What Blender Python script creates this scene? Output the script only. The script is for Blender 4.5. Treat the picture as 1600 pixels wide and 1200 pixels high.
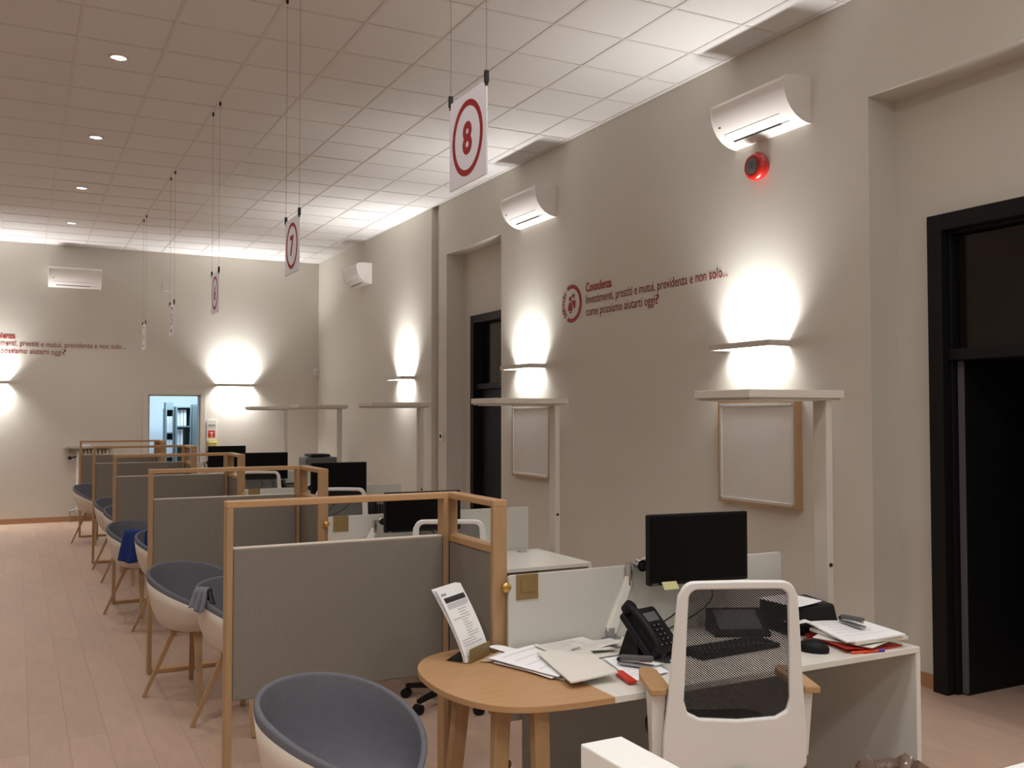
import bpy, math, random
from mathutils import Vector, Matrix, Euler
random.seed(7)
PI = math.pi
for o in list(bpy.data.objects): bpy.data.objects.remove(o)
SC = bpy.context.scene
C = SC.collection
# ------------------------------------------------------------------ camera
H = 1.745
F = Vector((0.46057, 0.88708, 0.03169)); Rt = Vector((0.88765, -0.46054, -0.0009)); U = Rt.cross(F); U.normalize(); F.normalize(); Rt = F.cross(U)
cd = bpy.data.cameras.new('camera'); cam = bpy.data.objects.new('camera', cd); C.objects.link(cam)
cd.sensor_width = 36; cd.lens = 36*1488.75/1600; cd.clip_start = .05; cd.clip_end = 100
M = Matrix((Rt, U, -F)).transposed().to_4x4(); M.translation = (0, 0, H); cam.matrix_world = M
SC.camera = cam
# ------------------------------------------------------------------ world, exposure
w = bpy.data.worlds.new('world'); SC.world = w; w.use_nodes = True
w.node_tree.nodes['Background'].inputs[0].default_value = (.02, .02, .022, 1)
w.node_tree.nodes['Background'].inputs[1].default_value = .3
SC.view_settings.view_transform = 'Standard'; SC.view_settings.look = 'None'
SC.view_settings.exposure = 0.0; SC.view_settings.gamma = 1; SC.view_settings.use_curve_mapping = False
SCONCE_UP, SCONCE_DOWN, SPOT_W, ROOM_W, FILL_W = 18, 5, 56, 80, 29
SCONCE_COL, SPOT_COL, FILL_COL = (1.0, 1.0, .99), (1.0, .975, .94), (1.0, .99, .97)

def s2l(c):
    c /= 255.0
    return c/12.92 if c <= .04045 else ((c+.055)/1.055)**2.4
def rgb(r, g, b): return (s2l(r), s2l(g), s2l(b), 1)
# ------------------------------------------------------------------ materials
def mat(name, col, rough=.6, metal=0, bump=0, bscale=60, var=0, vscale=4, stretch=None, spec=.5, emit=None, estr=0, coat=0, objrand=0, island=0, trans=0):
    m = bpy.data.materials.new(name); m.use_nodes = True
    nt = m.node_tree; N = nt.nodes; L = nt.links; b = N['Principled BSDF']
    b.inputs['Base Color'].default_value = col; b.inputs['Roughness'].default_value = rough
    b.inputs['Metallic'].default_value = metal; b.inputs['Specular IOR Level'].default_value = spec
    b.inputs['Coat Weight'].default_value = coat; b.inputs['Transmission Weight'].default_value = trans
    if emit: b.inputs['Emission Color'].default_value = emit; b.inputs['Emission Strength'].default_value = estr
    tc = N.new('ShaderNodeTexCoord'); mp = N.new('ShaderNodeMapping'); L.new(tc.outputs['Object'], mp.inputs[0])
    if stretch: mp.inputs['Scale'].default_value = stretch
    hue = None
    if var or objrand or island:
        mix = N.new('ShaderNodeHueSaturation'); mix.inputs['Color'].default_value = col
        acc = None
        def add(sock, amp):
            nonlocal acc
            mr = N.new('ShaderNodeMapRange'); mr.inputs[3].default_value = -amp; mr.inputs[4].default_value = amp
            L.new(sock, mr.inputs[0])
            if acc is None: acc = mr.outputs[0]
            else:
                a = N.new('ShaderNodeMath'); a.operation = 'ADD'; L.new(acc, a.inputs[0]); L.new(mr.outputs[0], a.inputs[1]); acc = a.outputs[0]
        if var:
            n = N.new('ShaderNodeTexNoise'); n.inputs['Scale'].default_value = vscale; n.inputs['Detail'].default_value = 5
            L.new(mp.outputs[0], n.inputs['Vector']); add(n.outputs[0], var*1.6)
        if objrand:
            oi = N.new('ShaderNodeObjectInfo'); add(oi.outputs['Random'], objrand)
        if island:
            g = N.new('ShaderNodeNewGeometry'); add(g.outputs['Random Per Island'], island)
        a = N.new('ShaderNodeMath'); a.operation = 'ADD'; a.inputs[1].default_value = 1; L.new(acc, a.inputs[0])
        L.new(a.outputs[0], mix.inputs['Value']); L.new(mix.outputs[0], b.inputs['Base Color'])
    if bump:
        n = N.new('ShaderNodeTexNoise'); n.inputs['Scale'].default_value = bscale; n.inputs['Detail'].default_value = 3
        L.new(mp.outputs[0] if stretch else tc.outputs['Object'], n.inputs['Vector'])
        bp = N.new('ShaderNodeBump'); bp.inputs['Strength'].default_value = bump; bp.inputs['Distance'].default_value = .004
        L.new(n.outputs[0], bp.inputs['Height']); L.new(bp.outputs[0], b.inputs['Normal'])
    return m
MT = dict(
    wall=mat('wall_paint', rgb(211, 206, 196), .85, bump=.05, bscale=35, var=.015, vscale=.8),
    ceil=mat('ceiling_tile_board', rgb(222, 219, 217), .9, bump=.3, bscale=220, objrand=.012),
    grid=mat('ceiling_grid_metal', rgb(212, 206, 200), .5),
    floor=mat('floor_laminate', rgb(190, 162, 143), .5, var=.09, vscale=5, stretch=(4, .7, 1), objrand=.05, island=.05, spec=.35),
    gap=mat('floor_joint', rgb(160, 132, 114), .8),
    oak=mat('oak', rgb(176, 142, 105), .5, var=.10, vscale=6, stretch=(9, 9, 1.2), spec=.35),
    oakx=mat('oak_crosswise', rgb(190, 149, 107), .45, var=.09, vscale=5, stretch=(1.0, 9, 9), spec=.4),
    oaky=mat('oak_lengthwise', rgb(186, 147, 105), .45, var=.09, vscale=5, stretch=(9, 1.0, 9), spec=.35),
    fabric=mat('grey_acoustic_fabric', rgb(140, 133, 124), .95, bump=.8, bscale=380, var=.04, vscale=40, spec=.1),
    felt=mat('slate_felt', rgb(112, 112, 120), .95, bump=.6, bscale=300, var=.05, vscale=30, spec=.1),
    shell=mat('cream_plastic', rgb(214, 202, 188), .45),
    white=mat('white_laminate', rgb(232, 230, 222), .35),
    privacy=mat('white_panel_laminate', rgb(204, 202, 195), .5),
    chairw=mat('white_chair_plastic', rgb(242, 240, 238), .4),
    lampw=mat('white_lacquer', rgb(198, 190, 179), .45),
    grey=mat('grey_laminate', rgb(162, 163, 161), .6),
    black=mat('black_plastic', rgb(16, 16, 18), .5, spec=.25),
    screen=mat('black_display', rgb(6, 6, 7), .35, spec=.15),
    blackf=mat('black_frame_paint', rgb(20, 20, 22), .55, spec=.25),
    glassd=mat('dark_door_glass', rgb(22, 18, 15), .12),
    red=mat('red_print', rgb(150, 24, 28), .6),
    rtext=mat('dark_red_lettering', rgb(128, 36, 38), .7),
    alarm=mat('red_gloss_plastic', rgb(172, 24, 18), .3, coat=.3),
    dgrey=mat('dark_grey_plastic', rgb(92, 92, 94), .45),
    silver=mat('silver_profile', rgb(205, 200, 194), .4, metal=.25),
    metal=mat('brushed_steel', rgb(170, 170, 172), .35, metal=.8),
    chrome=mat('chrome', rgb(210, 210, 212), .15, metal=1),
    brass=mat('brass', rgb(200, 160, 90), .3, metal=.9),
    gold=mat('bronzed_card_plate', rgb(146, 122, 78), .5, metal=.3, var=.05),
    acw=mat('white_appliance_plastic', rgb(228, 222, 218), .35),
    slot=mat('dark_slot', rgb(26, 24, 24), .7),
    sign=mat('white_sign_board', rgb(226, 224, 232), .5),
    board=mat('glossy_grey_board', rgb(214, 208, 202), .3, var=.05, vscale=3, coat=.3),
    paper=mat('paper', rgb(250, 250, 252), .8, var=.01),
    paperc=mat('cream_paper', rgb(228, 224, 216), .8, var=.02),
    beige=mat('beige_envelope', rgb(190, 172, 150), .7),
    print=mat('grey_print', rgb(160, 158, 160), .8), printd=mat('dark_print', rgb(52, 48, 54), .8),
    pwhite=mat('bright_white_lacquer', rgb(248, 248, 244), .4),
    redf=mat('red_folder_plastic', rgb(205, 52, 34), .4), orange=mat('orange_pen_plastic', rgb(232, 84, 40), .4),
    purple=mat('purple_cap', rgb(84, 60, 170), .4),
    blue=mat('royal_blue_cloth', rgb(24, 48, 116), .9, bump=.5, bscale=80),
    cloth=mat('grey_cloth', rgb(120, 120, 130), .9, bump=.4, bscale=80),
    yellow=mat('yellow_plastic', rgb(222, 196, 96), .5), note=mat('yellow_note_paper', rgb(206, 206, 150), .8),
    skirt=mat('oak_skirting', rgb(176, 132, 96), .55, var=.06, vscale=5, stretch=(2, 2, 8)),
    shelfg=mat('grey_green_shelving', rgb(120, 134, 134), .6), bwhite=mat('white_binder', rgb(222, 226, 232), .6),
    roomw=mat('side_room_paint', rgb(214, 220, 226), .8),
    radiator=mat('radiator_enamel', rgb(224, 216, 204), .4),
    marble=mat('stone_shelf', rgb(186, 176, 164), .5, var=.1, vscale=12),
    bag=mat('brown_translucent_bag', rgb(120, 98, 86), .28, bump=1, bscale=25, coat=.4),
    cord=mat('black_cable', rgb(20, 20, 20), .6),
    keytop=mat('pale_key_print', rgb(150, 150, 152), .6),
    diff=mat('lamp_diffuser', rgb(255, 255, 255), .5, emit=(1, .98, .96, 1), estr=5),
    spotd=mat('spotlight_bulb', rgb(255, 255, 255), .5, emit=(1, .93, .86, 1), estr=3.0),
    reflector=mat('faceted_reflector', rgb(200, 190, 180), .18, metal=.9, bump=1, bscale=60),
    green=mat('sign_luminous_print', rgb(170, 178, 170), .6),
)
def sparkle_emission(m):  # cell-by-cell emission paints a reflector's sparkle onto the bulb disc
    nt = m.node_tree; N = nt.nodes; L = nt.links; b = N['Principled BSDF']
    tc = N.new('ShaderNodeTexCoord'); v = N.new('ShaderNodeTexVoronoi'); v.inputs['Scale'].default_value = 55; L.new(tc.outputs['Object'], v.inputs['Vector'])
    mr = N.new('ShaderNodeMapRange'); mr.inputs[1].default_value = .3; mr.inputs[2].default_value = .7; mr.inputs[3].default_value = .5; mr.inputs[4].default_value = 5; L.new(v.outputs['Color'], mr.inputs[0]); L.new(mr.outputs[0], b.inputs['Emission Strength'])
sparkle_emission(MT['spotd'])
def mesh_fabric():
    m = bpy.data.materials.new('chair_mesh_fabric'); m.use_nodes = True; nt = m.node_tree; N = nt.nodes; L = nt.links
    b = N['Principled BSDF']; b.inputs['Base Color'].default_value = rgb(26, 26, 30); b.inputs['Roughness'].default_value = .7
    tc = N.new('ShaderNodeTexCoord'); mp = N.new('ShaderNodeMapping'); mp.inputs['Rotation'].default_value = (0, math.radians(-38), 0)
    L.new(tc.outputs['Object'], mp.inputs[0])
    wv = N.new('ShaderNodeTexWave'); wv.wave_type = 'BANDS'; wv.bands_direction = 'Z'; wv.inputs['Scale'].default_value = 50; L.new(mp.outputs[0], wv.inputs['Vector'])
    gt = N.new('ShaderNodeMath'); gt.operation = 'GREATER_THAN'; gt.inputs[1].default_value = .74; L.new(wv.outputs['Fac'], gt.inputs[0])
    wx = N.new('ShaderNodeTexWave'); wx.wave_type = 'BANDS'; wx.bands_direction = 'X'; wx.inputs['Scale'].default_value = 60; L.new(mp.outputs[0], wx.inputs['Vector'])
    g2 = N.new('ShaderNodeMath'); g2.operation = 'GREATER_THAN'; g2.inputs[1].default_value = .25; L.new(wx.outputs['Fac'], g2.inputs[0])
    mu = N.new('ShaderNodeMath'); mu.operation = 'MULTIPLY'; L.new(gt.outputs[0], mu.inputs[0]); mu.inputs[1].default_value = 1
    tr = N.new('ShaderNodeBsdfTransparent'); mx = N.new('ShaderNodeMixShader')
    L.new(mu.outputs[0], mx.inputs[0]); L.new(b.outputs[0], mx.inputs[1]); L.new(tr.outputs[0], mx.inputs[2])
    L.new(mx.outputs[0], N['Material Output'].inputs[0]); return m
MT['mesh'] = mesh_fabric()

# ------------------------------------------------------------------ builders
class MB:
    def __init__(s): s.v = []; s.f = []
    def add(s, vs, fs):
        n = len(s.v); s.v += [tuple(v) for v in vs]; s.f += [tuple(i+n for i in f) for f in fs]; return s
    def box(s, x0, x1, y0, y1, z0, z1):
        vs = [(x, y, z) for z in (z0, z1) for y in (y0, y1) for x in (x0, x1)]
        return s.add(vs, [(0, 2, 3, 1), (4, 5, 7, 6), (0, 1, 5, 4), (2, 6, 7, 3), (0, 4, 6, 2), (1, 3, 7, 5)])
    def hexa(s, b, t):          # 4 bottom + 4 top corners, ccw from above
        return s.add(list(b)+list(t), [(3, 2, 1, 0), (4, 5, 6, 7), (0, 1, 5, 4), (1, 2, 6, 5), (2, 3, 7, 6), (3, 0, 4, 7)])
    def bar(s, p0, p1, w0, h0, w1=None, h1=None, up=(0, 0, 1)):
        p0, p1 = Vector(p0), Vector(p1); d = (p1-p0).normalized(); up = Vector(up)
        if abs(d.dot(up)) > .99: up = Vector((0, 1, 0))
        a = d.cross(up).normalized(); b = a.cross(d).normalized(); w1 = w0 if w1 is None else w1; h1 = h0 if h1 is None else h1
        A = [p0+a*x*w0/2+b*y*h0/2 for x, y in ((-1, -1), (1, -1), (1, 1), (-1, 1))]
        B = [p1+a*x*w1/2+b*y*h1/2 for x, y in ((-1, -1), (1, -1), (1, 1), (-1, 1))]
        return s.add(A+B, [(0, 1, 2, 3), (7, 6, 5, 4), (0, 4, 5, 1), (1, 5, 6, 2), (2, 6, 7, 3), (3, 7, 4, 0)])
    def tube(s, pts, r, n=8, r1=None):
        pts = [Vector(p) for p in pts]; K = len(pts); vs = []; prev = None
        for i, p in enumerate(pts):
            d = (pts[min(i+1, K-1)]-pts[max(i-1, 0)]).normalized()
            a = prev if prev is not None else (Vector((0, 0, 1)) if abs(d.z) < .9 else Vector((1, 0, 0)))
            a = (a-d*a.dot(d)).normalized(); prev = a; b = d.cross(a)
            rr = r if r1 is None else r+(r1-r)*i/(K-1)
            vs += [p+(a*math.cos(2*PI*k/n)+b*math.sin(2*PI*k/n))*rr for k in range(n)]
        fs = [(i*n+k, i*n+(k+1) % n, (i+1)*n+(k+1) % n, (i+1)*n+k) for i in range(K-1) for k in range(n)]
        fs += [tuple(range(n))[::-1], tuple((K-1)*n+k for k in range(n))]
        return s.add(vs, fs)
    def lathe(s, prof, n=24, M=None, cap=True):    # profile (r, z) bottom to top
        vs = []
        for r, z in prof:
            for k in range(n):
                v = Vector((r*math.cos(2*PI*k/n), r*math.sin(2*PI*k/n), z)); vs.append(M @ v if M else v)
        K = len(prof); fs = [(i*n+k, i*n+(k+1) % n, (i+1)*n+(k+1) % n, (i+1)*n+k) for i in range(K-1) for k in range(n)]
        if cap and prof[0][0] > 1e-5: fs.append(tuple(range(n))[::-1])
        if cap and prof[-1][0] > 1e-5: fs.append(tuple((K-1)*n+k for k in range(n)))
        return s.add(vs, fs)
    def prism(s, poly, h0, h1, M=None):  # polygon xy ccw, extruded in z
        n = len(poly); vs = [Vector((x, y, h0)) for x, y in poly]+[Vector((x, y, h1)) for x, y in poly]
        if M: vs = [M @ v for v in vs]
        return s.add(vs, [tuple(range(n))[::-1], tuple(range(n, 2*n))]+[(i, (i+1) % n, n+(i+1) % n, n+i) for i in range(n)])
    def ring(s, outer, inner, h0, h1, M=None, closed=True):
        n = len(outer); L = [Vector((x, y, h)) for h in (h0, h1) for lst in (outer, inner) for x, y in lst]
        if M: L = [M @ v for v in L]
        fs = []; R = range(n if closed else n-1)
        for i in R:
            j = (i+1) % n
            fs += [(i, n+i, n+j, j), (2*n+i, 2*n+j, 3*n+j, 3*n+i), (i, j, 2*n+j, 2*n+i), (n+i, 3*n+i, 3*n+j, n+j)]
        if not closed: fs += [(0, 2*n, 3*n, n), (n-1, 2*n-1, 4*n-1, 3*n-1)]
        return s.add(L, fs)
    def grid(s, fn, nu, nv, wrap=False):
        vs = [fn(i/nu, j/nv) for j in range(nv+1) for i in range(nu+(0 if wrap else 1))]
        W = nu if wrap else nu+1
        return s.add(vs, [(j*W+i, j*W+(i+1) % W, (j+1)*W+(i+1) % W, (j+1)*W+i) for j in range(nv) for i in range(nu)])
    def build(s, name, m, parent=None, smooth=None, bevel=0, loc=None, solid=0, seg=2):
        me = bpy.data.meshes.new(name); me.from_pydata(s.v, [], s.f); me.update()
        return link(name, me, m, parent, smooth, bevel, loc, solid, seg)
def link(name, me, m, parent=None, smooth=None, bevel=0, loc=None, solid=0, seg=2):
    if m is not None: me.materials.clear(); me.materials.append(MT[m] if isinstance(m, str) else m)
    o = bpy.data.objects.new(name, me); C.objects.link(o)
    if parent: o.parent = parent
    if loc: o.location = loc
    if smooth is not None:
        me.shade_smooth()
        if smooth < 180: me.set_sharp_from_angle(angle=math.radians(smooth))
    if solid:
        d = o.modifiers.new('solid', 'SOLIDIFY'); d.thickness = solid; d.offset = 0
    if bevel:
        b = o.modifiers.new('bevel', 'BEVEL'); b.width = bevel; b.segments = seg; b.limit_method = 'ANGLE'; b.harden_normals = False
    return o
def tag(o, label=None, cat=None, group=None, kind=None):
    if label: o['label'] = label
    if cat: o['category'] = cat
    if group: o['group'] = group
    if kind: o['kind'] = kind
    return o
def thing(name, label, cat, loc=(0, 0, 0), rz=0, group=None, rot=None):
    o = bpy.data.objects.new(name, None); C.objects.link(o); o.location = loc; o.rotation_euler = rot or (0, 0, rz); o.empty_display_size = .1
    return tag(o, label, cat, group)
def copy_tree(o, loc=None, label=None, rz=None, parent=None):
    c = o.copy(); C.objects.link(c)
    if parent: c.parent = parent
    for ch in [x for x in C.objects if x.parent == o]: copy_tree(ch, parent=c)
    if loc is not None: c.location = loc
    if rz is not None: c.rotation_euler = (0, 0, rz)
    if label: c['label'] = label
    return c
def box(name, m, parent, x0, x1, y0, y1, z0, z1, bevel=0): return MB().box(x0, x1, y0, y1, z0, z1).build(name, m, parent, bevel=bevel)
def struct(o): o['kind'] = 'structure'; return o
def rrect(w, h, r, n=5, cx=0, cy=0):
    P = []
    for sx, sy, a0 in ((1, -1, -90), (1, 1, 0), (-1, 1, 90), (-1, -1, 180)):
        for k in range(n+1):
            a = math.radians(a0+90*k/n); P.append((cx+sx*(w/2-r)+r*math.cos(a), cy+sy*(h/2-r)+r*math.sin(a)))
    return P
def text_mesh(s, bold=0, depth=.0008):
    cu = bpy.data.curves.new('lettering', 'FONT'); cu.body = s; cu.size = 1; cu.offset = bold; cu.extrude = depth; cu.resolution_u = 3
    to = bpy.data.objects.new('lettering', cu); C.objects.link(to); bpy.context.view_layer.update()
    me = bpy.data.meshes.new_from_object(to.evaluated_get(bpy.context.evaluated_depsgraph_get()))
    bpy.data.objects.remove(to); return me
def text(name, s, m, parent, w=None, h=None, x=0, y=0, anchor='left', bold=0, z=0, rot=0):
    """lettering in the parent's xy plane; w = total width, h = scale height (cap height about .7)"""
    me = text_mesh(s, bold)
    xs = [v.co.x for v in me.vertices]; ys = [v.co.y for v in me.vertices]
    x0, x1, y0, y1 = min(xs), max(xs), min(ys), max(ys)
    sx = w/(x1-x0) if w else h; sy = h if h else sx
    ox = x0 if anchor == 'left' else (x0+x1)/2
    oy = 0 if anchor == 'left' else (y0+y1)/2
    ca, sa = math.cos(rot), math.sin(rot)
    for v in me.vertices:
        px, py = (v.co.x-ox)*sx, (v.co.y-oy)*sy
        v.co = (x+px*ca-py*sa, y+px*sa+py*ca, z+v.co.z)
    return link(name, me, m, parent)
ROT_RW = Matrix(((0, 0, -1), (-1, 0, 0), (0, 1, 0))).to_euler()    # local x -> -Y, y -> +Z, z -> -X
ROT_BW = (PI/2, 0, 0)                                              # local x -> +X, y -> +Z, z -> -Y

# ------------------------------------------------------------------ lights of the room
XW, XR, YB, ZC, XL, YF = 4.94, 5.19, 17.2, 4.52, -6.0, -3.0
def area(name, loc, rot, sx, sy, power, col, parent=None, spread=180):
    l = bpy.data.lights.new(name, 'AREA'); l.shape = 'RECTANGLE'; l.size = sx; l.size_y = sy; l.energy = power; l.color = col; l.spread = math.radians(spread)
    o = bpy.data.objects.new(name, l); C.objects.link(o); o.location = loc; o.rotation_euler = rot
    if parent: o.parent = parent
    return o
def spot(name, loc, power, parent=None, angle=120):
    l = bpy.data.lights.new(name, 'SPOT'); l.energy = power; l.color = SPOT_COL; l.spot_size = math.radians(angle); l.spot_blend = .5; l.shadow_soft_size = .03
    o = bpy.data.objects.new(name, l); C.objects.link(o); o.location = loc
    if parent: o.parent = parent
    return o

# ------------------------------------------------------------------ setting: walls
def wbox(mb, *a): mb.box(*a)
m = MB()
X2 = 5.55
m.box(4.912, X2, 11.8, YB, 0, ZC+.05)
m.box(5.0, X2, 11.62, 11.8, 0, ZC+.05)
m.box(XW, X2, 11.36, 11.62, 0, ZC+.05)
m.box(XW, X2, 4.43, 9.785, 0, ZC+.05)
m.box(XW, X2, 9.785, 11.36, 3.83, ZC+.05)
m.box(XR, X2, 11.05, 11.36, 0, 3.83); m.box(XR, X2, 9.95, 11.05, 3.0, 3.83); m.box(XR, X2, 9.785, 9.95, 0, 3.83)
m.box(XW, X2, 2.86, 4.43, 3.83, ZC+.05)
m.box(XR, X2, 4.145, 4.43, 0, 3.83); m.box(XR, X2, 3.0, 4.145, 3.0, 3.83); m.box(XR, X2, 2.86, 3.0, 0, 3.83)
m.box(XW, X2, YF, 2.86, 0, ZC+.05)
struct(m.build('wall_right', 'wall'))
m = MB(); DX0, DX1, DZ = 1.975, 2.823, 2.083
m.box(XL, DX0, YB, YB+.15, 0, ZC+.05); m.box(DX1, X2, YB, YB+.15, 0, ZC+.05); m.box(DX0, DX1, YB, YB+.15, DZ, ZC+.05)
struct(m.build('wall_back', 'wall'))
struct(MB().box(XL-.15, XL, YF, YB, 0, ZC+.05).build('wall_left', 'wall'))
struct(MB().box(XL, X2, YF-.15, YF, 0, ZC+.05).build('wall_front', 'wall'))
# room behind the back doorway
m = MB(); m.box(1.2, 4.4, 20.4, 20.5, 0, 2.8); m.box(1.1, 1.2, YB+.15, 20.5, 0, 2.8); m.box(4.4, 4.5, YB+.15, 20.5, 0, 2.8); m.box(1.1, 4.5, YB+.15, 20.5, 2.8, 2.9)
struct(m.build('wall_side_room', 'roomw'))
struct(MB().box(1.1, 4.5, YB, 20.5, -.06, 0).build('floor_side_room', 'floor'))
area('side_room_light', (2.9, 18.9, 2.75), (0, 0, 0), 1.2, .5, ROOM_W, (.62, .82, 1.0))
# corridor behind the open black door
m = MB(); m.box(8.0, 8.1, 1.2, 6.0, 0, 3.4); m.box(X2, 8.0, 5.9, 6.0, 0, 3.4); m.box(X2, 8.0, 1.2, 1.3, 0, 3.4); m.box(X2, 8.0, 1.2, 6.0, 3.3, 3.4)
m.box(8.0, 8.1, 9.0, 12.0, 0, 3.4); m.box(X2, 8.0, 11.9, 12.0, 0, 3.4); m.box(X2, 8.0, 9.0, 9.1, 0, 3.4); m.box(X2, 8.0, 9.0, 12.0, 3.3, 3.4)
struct(m.build('wall_corridor', 'grey'))

# ------------------------------------------------------------------ floor
fl = struct(MB().box(XL, 8.0, YF, YB, -.06, -.004).build('floor', 'gap'))
PW, PL = .19, 1.28
pm = MB().box(-PW/2+.0005, PW/2-.0005, -PL/2+.0005, PL/2-.0005, -.006, 0); pme = None
cands = []
nx = int((8.0-XL)/PW)
for i in range(nx):
    off = (i*0.43) % 1*PL
    x = XL+PW*(i+.5); j = 0
    y = YF-off+PL/2
    while y < YB+PL/2:
        cands.append((x, y)); y += PL
def inview(x, y, z, mg=120):
    d = Vector((x, y, z-H)); zz = d.dot(F)
    if zz < .3: return None
    u = 800+1488.75*d.dot(Rt)/zz; v = 600-1488.75*d.dot(U)/zz
    return zz if -mg < u < 1600+mg and -mg < v < 1200+mg else None
vis = []; rest = []
for x, y in cands:
    ok = y-PL/2 > YF and y+PL/2 < YB and not (x > XW-.1)
    ds = [inview(x, y+q*PL/2, 0, 60) for q in (-1, 0, 1)]; ds = [d for d in ds if d]
    hidden = x > 2.1 and 3.75 < y      # behind the desks, seen only between legs
    (vis if (ds and ok and not hidden) else rest).append((min(ds) if ds else 99, x, y))
vis.sort(); rest += vis[285:]; vis = vis[:285]
first = None
for k, (d, x, y) in enumerate(vis):
    if first is None:
        first = pm.build('plank', 'floor', fl, loc=(x, y, 0))
    else:
        o = first.copy(); C.objects.link(o); o.location = (x, y, 0)
m = MB()
for d, x, y in rest:
    y0, y1 = max(y-PL/2, YF), min(y+PL/2, YB)
    if y1 > y0: m.box(x-PW/2+.0005, x+PW/2-.0005, y0+.0005, y1-.0005, -.006, 0)
o = m.build('planks', 'floor', fl); o['kind'] = 'stuff'

# ------------------------------------------------------------------ ceiling
GX, GY, T = .364, 6.411, .6
ce = struct(MB().box(XL, X2, YF, YB, ZC+.03, ZC+.1).build('ceiling', 'ceil'))
lights_xy = [(.664+c*3.6*-1, 7.92+2.405*k) for c in (0, 1) for k in range(-4, 4)]  # second row is unseen, added to light the room
tm = None; m = MB()
i0, i1 = int((XL-GX)/T)-1, 8
for i in range(i0, i1):
    for j in range(-16, 18):
        xa, xb = max(GX+i*T, XL), min(GX+(i+1)*T, XW); ya, yb = max(GY+j*T, YF), min(GY+(j+1)*T, YB)
        if xb-xa < .02 or yb-ya < .02: continue
        full = xb-xa > .59 and yb-ya > .59
        seen = i >= -2 and j >= -5 and any(inview(xx, yy, ZC, 20) for xx in (xa, xb) for yy in (ya, yb))
        zj = random.choice((0, 0, .0006, .0014))
        if seen:
            if full:
                if tm is None:
                    tm = MB().box(-.296, .296, -.296, .296, ZC+.004, ZC+.018).build('ceiling_tile', 'ceil', ce, loc=(xa+.3, ya+.3, zj))
                else:
                    o = tm.copy(); C.objects.link(o); o.location = (xa+.3, ya+.3, zj)
            else: MB().box(xa+.004, xb-.002, ya+.004, yb-.004, ZC+.004, ZC+.018).build('ceiling_tile', 'ceil', ce)
        else: m.box(xa+.004, xb-.004, ya+.004, yb-.004, ZC+.004, ZC+.018)
o = m.build('ceiling_tiles', 'ceil', ce); o['kind'] = 'stuff'
for i in range(i0+1, i1):
    x = GX+i*T; box('grid_bar', 'grid', ce, x-.012, x+.012, YF, YB, ZC-.001, ZC+.006)
for j in range(-15, 18):
    y = GY+j*T
    if YF < y < YB: box('grid_bar', 'grid', ce, XL, XW, y-.010, y+.010, ZC, ZC+.005)
box('edge_angle', 'grid', ce, 4.912, XW, YF, 2.9, ZC-.001, ZC+.006); box('edge_angle', 'grid', ce, 4.89, 4.912, 2.9, YB, ZC-.001, ZC+.006)
box('edge_angle', 'grid', ce, XL, XW, YB-.022, YB, ZC-.001, ZC+.006)

# baseboards
m = MB(); m.box(XL, DX0-.09, YB-.012, YB, 0, .085); m.box(DX1+.09, 4.9, YB-.012, YB, 0, .085); struct(m.build('baseboard_back', 'skirt'))
m = MB(); m.box(4.9, 4.912, 11.8, YB-.012, 0, .085); m.box(XW-.012, XW, 11.36, 11.62, 0, .085); m.box(XW-.012, XW, 4.43, 9.785, 0, .085); m.box(XR-.012, XR, 4.145, 4.43, 0, .09)
m.box(XW, XR-.012, 4.418, 4.43, 0, .09); m.box(XR-.012, XR, 11.05, 11.36, 0, .085)
m.box(XW-.012, XW, YF, 2.86, 0, .085); struct(m.build('baseboard_right', 'skirt'))

# ------------------------------------------------------------------ doors
def frame_boxes(mb, x0, x1, y0, y1, z, t):
    mb.box(x0, x1, y0, y0+t, 0, z); mb.box(x0, x1, y1-t, y1, 0, z); mb.box(x0, x1, y0+t, y1-t, z-t, z)
d1 = bpy.data.objects.new('door_1', None); C.objects.link(d1); d1.location = (XR, 3.57, 0); tag(d1, 'tall black framed door standing open beside the desk end, dark transom above', 'door', kind='structure')
def rel(mb, o): mb.v = [(x-o.location.x, y-o.location.y, z-o.location.z) for x, y, z in mb.v]; return mb
m = MB(); frame_boxes(m, 5.13, 5.36, 3.0, 4.145, 3.0, .105); rel(m, d1).build('door_frame', 'blackf', d1, bevel=.006)
m = MB(); frame_boxes(m, 5.20, 5.32, 3.105, 4.04, 2.895, .018); m.box(5.18, 5.32, 3.105, 4.04, 2.08, 2.15); rel(m, d1).build('inner_frame', 'blackf', d1, bevel=.004)
rel(MB().box(5.25, 5.262, 3.14, 4.005, 2.15, 2.86), d1).build('transom_pane', 'glassd', d1)
a = math.radians(-6)
leaf = rel(MB().box(5.248, 6.12, 3.975, 4.017, .012, 2.075), d1).build('door_leaf', 'blackf', d1, bevel=.003)
o = rel(MB().box(5.24, 5.248, 3.975, 4.017, .012, 2.075), d1).build('edge_strip', 'dgrey', leaf); 
m = MB(); m.tube([(5.98, 3.975, 1.05), (5.98, 3.925, 1.05), (5.88, 3.925, 1.05)], .009); rel(m, d1).build('door_handle', 'metal', leaf, smooth=40)
d2 = bpy.data.objects.new('door_2', None); C.objects.link(d2); d2.location = (XR, 10.5, 0); tag(d2, 'black framed door in the recess between the two air conditioners', 'door', kind='structure')
m = MB(); frame_boxes(m, 5.13, 5.36, 9.95, 11.045, 3.0, .10); m.box(5.17, 5.34, 10.05, 10.945, 2.06, 2.13); rel(m, d2).build('door_frame', 'blackf', d2, bevel=.006)
rel(MB().box(5.25, 5.26, 10.05, 10.945, 2.13, 2.9), d2).build('transom_pane', 'glassd', d2)
rel(MB().box(5.24, 5.29, 10.055, 10.94, .01, 2.055), d2).build('door_leaf', 'blackf', d2, bevel=.003)
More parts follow.
